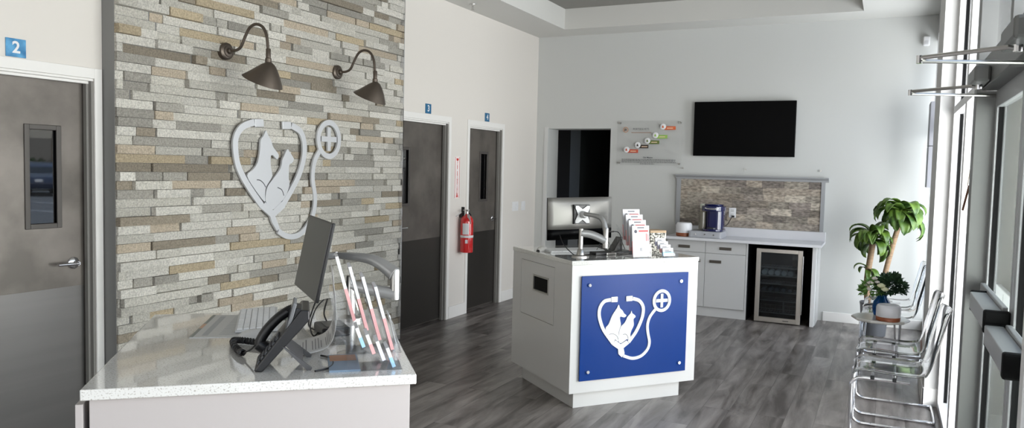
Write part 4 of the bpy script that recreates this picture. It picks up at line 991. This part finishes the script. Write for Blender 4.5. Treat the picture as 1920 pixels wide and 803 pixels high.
# ================================================================== waiting chairs and side table
def make_chair(label, loc):
    t = thing('acrylic_chair', label, 'chair', loc, 0, 'clear acrylic waiting chairs')
    prof = [(-.006, .418), (.01, .436), (.06, .447), (.16, .442), (.27, .438), (.34, .442), (.385, .462), (.415, .50), (.44, .57), (.462, .66), (.482, .75), (.497, .82), (.507, .845)]
    pc = catmull([(a, 0, b) for a, b in prof], 5); rows = []
    L_ = len(pc)
    for i, q in enumerate(pc):
        f_ = i / (L_ - 1); w_ = .225 if f_ < .85 else .225 - .03 * ((f_ - .85) / .15) ** 2
        row = []
        for k in range(15):
            v = -1 + 2 * k / 14; curl = .018 * abs(v) ** 4; cx = .022 * v * v
            row.append((q.x - (curl + cx if f_ > .45 else 0) * min(1, max(0, (f_ - .45) * 4)), v * w_, q.z + (curl if f_ < .5 else 0)))
        rows.append(row)
    M().grid(rows).build('acrylic_shell', chair_acrylic, t, solid=.009, smooth=True)
    fp = []
    y_ = .205
    fp = [(.30, y_, .412), (.06, y_, .412), (.015, y_, .405), (-.012, y_, .375), (-.016, y_, .34), (-.012, y_, .08), (-.004, y_, .035), (.03, y_, .014), (.08, y_, .012), (.42, y_, .012), (.462, y_, .013), (.475, y_ - .03, .013)]
    left = fp; right = [(a, -b, c) for a, b, c in fp][::-1]
    M().tube(left + right, .0105, 12, smooth=4).build('chrome_frame', chrome, t, smooth=True)
    M().tube([(.22, -.205, .412), (.22, .205, .412)], .009, 10).tube([(.10, -.205, .412), (.10, .205, .412)], .009, 10).build('cross_tube', chrome, t, smooth=True)
    for x_ in (.10, .22):
        for s_ in (-1, 1): M().box(x_ - .012, s_ * .205 - .012, .408, x_ + .012, s_ * .205 + .012, .432).build('seat_clamp', black_pl, t, .003)
    return t
chair0 = make_chair('clear acrylic chair nearest the camera, by the storefront window', (-.125, 5.26, 0))
dup(chair0, (-.125, 5.90, 0), 0, 'clear acrylic chair second from the camera, next to the side table')
dup(chair0, (-.135, 7.36, 0), 0, 'clear acrylic chair just beyond the side table')
dup(chair0, (-.135, 7.95, 0), 0, 'clear acrylic chair farthest away, beside the potted plant')
t = thing('side_table', 'small round white side table with chrome legs between the acrylic chairs', 'side table', (.0, 6.78, 0))
M(T(0, 0, .478)).lathe([(.200, .0), (.212, .006), (.214, .018), (.208, .024)], 10).build('tabletop', mat('table_top', srgb(205, 203, 198), .2), t, .002)
for i in range(4):
    a = PI / 4 + i * PI / 2; r_ = .175; ca, sa = math.cos(a), math.sin(a)
    M().tube([(r_ * ca - .03 * sa, r_ * sa + .03 * ca, .478), (r_ * ca * 1.08, r_ * sa * 1.08, .012), (r_ * ca * 1.08 + .004 * sa, r_ * sa * 1.08 - .004 * ca, .012), (r_ * ca + .03 * sa, r_ * sa - .03 * ca, .478)], .0065, 8).build('leg', chrome, t, smooth=True)
diffuser('grey-white round diffuser with copper base on the side table', (.055, 6.66, .502), .088, .125)
t = thing('glass_vase', 'ribbed blue glass vase on the side table', 'vase', (.005, 6.86, .502))
n = 36; prof = [(.03, 0), (.052, .006), (.062, .04), (.064, .08), (.056, .115), (.036, .145), (.032, .16), (.040, .175)]
rg = []
for r_, z_ in prof: rg.append([(r_ * (1 + .05 * math.cos(12 * 2 * PI * k / n)) * math.cos(2 * PI * k / n), r_ * (1 + .05 * math.cos(12 * 2 * PI * k / n)) * math.sin(2 * PI * k / n), z_) for k in range(n + 1)])
M().grid(rg).build('vase_body', mat('blue_glass', srgb(30, 110, 180), .05, trans=.75, ior=1.3), t, solid=.004, smooth=True)
# bouquet
t = thing('flower_bouquet', 'bouquet of green leaves and cream roses in the blue vase', 'bouquet', (.005, 6.86, .66))
def blob_leaves(m, c, R, n, size, flat=.6):
    for _ in range(n):
        th = random.random() * 2 * PI; ph = math.acos(random.uniform(-.5, 1)); rr = R * random.uniform(.55, 1)
        p = Vector(c) + Vector((math.sin(ph) * math.cos(th), math.sin(ph) * math.sin(th), math.cos(ph) * flat)) * rr
        d = (p - Vector(c)).normalized() + Vector((random.uniform(-.5, .5), random.uniform(-.5, .5), random.uniform(-.4, .4))); d.normalize()
        s_ = d.cross(Vector((0, 0, 1)) + Vector((random.uniform(-.6, .6), random.uniform(-.6, .6), 0))).normalized(); up = s_.cross(d)
        a = size * random.uniform(.7, 1.3); w_ = a * .36
        m.add([p, p + d * a * .35 + s_ * w_ + up * .004, p + d * a, p + d * a * .35 - s_ * w_ + up * .004, p + d * a * .4 - up * a * .06], [(0, 1, 4), (1, 2, 4), (2, 3, 4), (3, 0, 4)])
g1 = M(); blob_leaves(g1, (.05, 0, .085), .105, 520, .036, .95); blob_leaves(g1, (.09, -.02, .08), .085, 240, .03, .9)
g1.build('dark_foliage', mat('foliage_dark', srgb(62, 92, 60), .5, col2=srgb(34, 60, 42), scale=18), t)
g1 = M(); blob_leaves(g1, (-.07, 0, .05), .09, 260, .04, .9)
g1.build('light_foliage', mat('foliage_light', srgb(110, 150, 78), .5), t)
st_ = M()
for i in range(9): a = i * .7; st_.tube([(0, 0, -.13), (.012 * math.cos(a), .012 * math.sin(a), 0), (.08 * math.cos(a) + .02, .05 * math.sin(a), .09)], .0028, 5)
st_.build('stems', mat('stem_green', srgb(70, 104, 56), .6), t)
def rose(c, R, m):
    r = M(T(*c))
    for ly in range(4):
        rr = R * (1 - ly * .22); n_ = 6 - ly
        for k in range(n_):
            a = 2 * PI * k / n_ + ly * .5; rows = []
            for i in range(4):
                u = i / 3; row = []
                for j in range(5):
                    v = (j / 4 - .5) * 2 * PI / n_ * 1.25; rad = rr * (.35 + .75 * math.sin(u * PI * .5)) * (1 - .12 * u * u)
                    row.append((rad * math.cos(a + v), rad * math.sin(a + v), R * (.1 + .75 * u + .12 * ly)))
                rows.append(row)
            r.grid(rows)
    return r.build('rose_bloom', m, t, solid=.0012, smooth=True)
cream = mat('petal_cream', srgb(226, 226, 190), .6); palew = mat('petal_white', srgb(215, 208, 200), .6)
for c_, R_, m_ in (((-.01, -.11, .08), .032, cream), ((.018, -.12, .055), .030, cream), ((-.09, -.05, .09), .028, palew), ((-.12, -.01, .07), .026, palew), ((-.06, -.04, .13), .024, palew), ((-.10, -.06, .045), .024, palew), ((-.04, -.08, .11), .02, palew)):
    rose(c_, R_, m_)

# ================================================================== corn plant
t = thing('potted_plant', 'tall two-caned corn plant in a dark pot in the back right corner', 'plant', (-.06, 8.62, 0))
M().lathe([(.10, 0), (.115, .01), (.135, .31), (.14, .33), (.14, .345), (.128, .345), (.122, .30)], 32).build('pot', mat('pot_grey', srgb(78, 80, 84), .4), t, smooth=True)
M().lathe([(.124, .29), (.05, .305), (.001, .30)], 24).build('soil', mat('soil', srgb(50, 40, 32), .9, noise=.4, scale=40), t)
bark = mat('cane_bark', srgb(150, 124, 98), .7, noise=.35, scale=18, stretch=(1, 1, 6), bump=.5)
M().tube([(-.06, -.02, .28), (-.08, -.02, .55), (-.06, -.02, .80), (-.045, -.02, .94)], .030, 14, smooth=5).build('cane', bark, t, smooth=True)
M().tube([(.02, .03, .28), (.075, .02, .60), (.14, .0, .95), (.195, -.01, 1.19)], .026, 14, smooth=5).build('cane', bark, t, smooth=True)
leaf_m = mat('leaf_green', srgb(40, 70, 22), .45, col2=srgb(92, 118, 44), scale=9)
def rosette(c, n_, L_, name):
    m = M(); m2 = M()
    for i in range(n_):
        a = i * 2.4 + random.uniform(-.25, .25); el = random.uniform(-.15, 1.2); ll = L_ * random.uniform(.75, 1.1); wid = ll * .17
        base = Vector(c) + Vector((0, 0, .004 * i)); dirh = Vector((math.cos(a), math.sin(a), 0)); side = Vector((-math.sin(a), math.cos(a), 0)); P = []
        ang = el; p = base.copy(); N = 9
        for k in range(N + 1):
            u = k / N; wv = wid * (math.sin(PI * min(1, .12 + u * .88)) ** .7) * (1 if u < .97 else .2); P.append((p.copy(), wv, ang))
            p += (dirh * math.cos(ang) + Vector((0, 0, 1)) * math.sin(ang)) * ll / N; ang -= (.14 + .42 * u)
            # stay clear of the back wall
            if p.y > .50: p.y = .50
        rows = []
        for q, wv, an in P:
            nrm = Vector((0, 0, 1)) * math.cos(an) - dirh * math.sin(an); rows.append([q + side * wv * s_ + nrm * (wv * .35 * abs(s_)) for s_ in (-1, -.5, 0, .5, 1)])
        m.grid(rows)
    m.build(name, leaf_m, t, solid=.0016, smooth=True)
rosette((-.045, -.02, .93), 30, .30, 'leaf_crown'); rosette((.195, -.01, 1.18), 34, .34, 'leaf_crown')
rosette((-.075, -.02, .66), 7, .20, 'side_shoot')

# ================================================================== outdoors, seen through and reflected by the glazing
pave = mat('pavement', srgb(200, 196, 188), .85, noise=.12, scale=3); asph = mat('asphalt', srgb(120, 120, 120), .9, noise=.15, scale=6)
struct(M().box(XR + .12, -30, -.12, 9, 40, -.02).build('sidewalk', pave)); struct(M().box(9, -30, -.14, 70, 90, -.04).build('parking_lot', asph))
ln = M()
for i in range(9): ln.box(14, 4 + i * 2.7, -.04, 19.5, 4.1 + i * 2.7, -.035)
ln.build('parking_lines', paper); tag(bpy.data.objects['parking_lines'], 'painted white parking bay lines outside', 'road marking', kind='stuff')
struct(M().box(.60, 6.25, -.02, 1.0, 6.75, 4.0).build('exterior_pier', mat('stucco', srgb(150, 148, 143), .9, bump=.3, bscale=80)))
def car(label, loc, rz, m, name='parked_car'):
    t = thing(name, label, 'car', loc, rz)
    side = [(-2.2, .35), (-2.25, .62), (-2.15, .85), (-1.55, .95), (-1.0, 1.38), (.35, 1.42), (1.15, .98), (1.95, .86), (2.22, .62), (2.2, .32)]
    P = [(q.x, q.y) for q in catmull([(a, b, 0) for a, b in side], 3)]
    B_ = basis((0, .88, 0), (1, 0, 0), (0, 0, 1), (0, -1, 0))
    M(B_).prism(P, 0, 1.76).build('car_body', m, t, .06, True)
    gm = mat('car_glass', srgb(20, 24, 28), .05)
    M(B_).prism([(-1.35, .98), (-.92, 1.32), (.28, 1.36), (.98, .99)], -.012, 1.772).build('side_windows', gm, t)
    M().add([(.45, -.72, 1.37), (.45, .72, 1.37), (1.2, .78, .97), (1.2, -.78, .97)], [(0, 1, 2, 3)]).build('windshield', gm, t, solid=.03)
    for x_ in (-1.4, 1.38):
        for s_ in (-1, 1):
            wl = M(T(x_, s_ * .80, .32) @ RX(PI / 2)).lathe([(.32, -.11), (.33, -.08), (.33, .08), (.32, .11)], 24).build('tyre', black_pl, t, smooth=True)
            M(T(x_, s_ * .80, .32) @ RX(PI / 2)).lathe([(.2, -.118), (.2, .118)], 16).build('wheel_rim', brushed, wl)
    M().box(2.14, -.7, .6, 2.24, -.4, .72).box(2.14, .4, .6, 2.24, .7, .72).build('headlights', emblem_white, t, .02)
car('dark blue parked car reflected in the left door window', (25.2, 21.4, -.04), PI + .35, mat('car_blue', srgb(24, 40, 70), .2, .3, coat=1))
car('white parked car reflected behind the dark blue one', (29.5, 23.5, -.04), PI / 2 + .5, mat('car_white', srgb(220, 222, 224), .2, coat=1))
def tree(label, loc, h_, R):
    t = thing('street_tree', label, 'tree', loc)
    M().tube([(0, 0, 0), (.1, 0, h_ * .5), (0, .1, h_ * .8)], [.16, .08], 10, smooth=4).build('trunk', bark, t, smooth=True)
    m = M(); blob_leaves(m, (0, 0, h_), R, 900, .55, .8); m.build('crown', mat('tree_green', srgb(70, 100, 52), .7), t)
tree('leafy green tree at the edge of the car park', (33.0, 27.2, -.04), 4.8, 2.2); tree('leafy green tree seen through the glass doors', (9, 30, -.04), 4.0, 2.6)
hg = M(); random.seed(3)
for i in range(16): blob_leaves(hg, (36.5 + random.random() * .4, 14 + i * 1.6, .6), 1.0, 130, .3, .8)
tag(hg.build('hedge', mat('hedge_green', srgb(72, 98, 54), .8)), 'low green hedge along the far side of the car park', 'hedge', kind='stuff')
t = thing('far_building', 'pale building across the car park', 'building', (40, 12, 0))
M().box(0, 0, 0, 8, 34, 5.5).build('wall', mat('far_wall', srgb(205, 196, 180), .9), t); M().box(-.4, -.4, 5.5, 8.4, 34.4, 6.0).build('roof', mat('far_roof', srgb(130, 90, 70), .9), t)
m_ = M()
for i in range(8): m_.box(-.03, 2 + i * 4, .9, .02, 4.2 + i * 4, 2.8)
m_.build('window_panes', dark_glass, t)
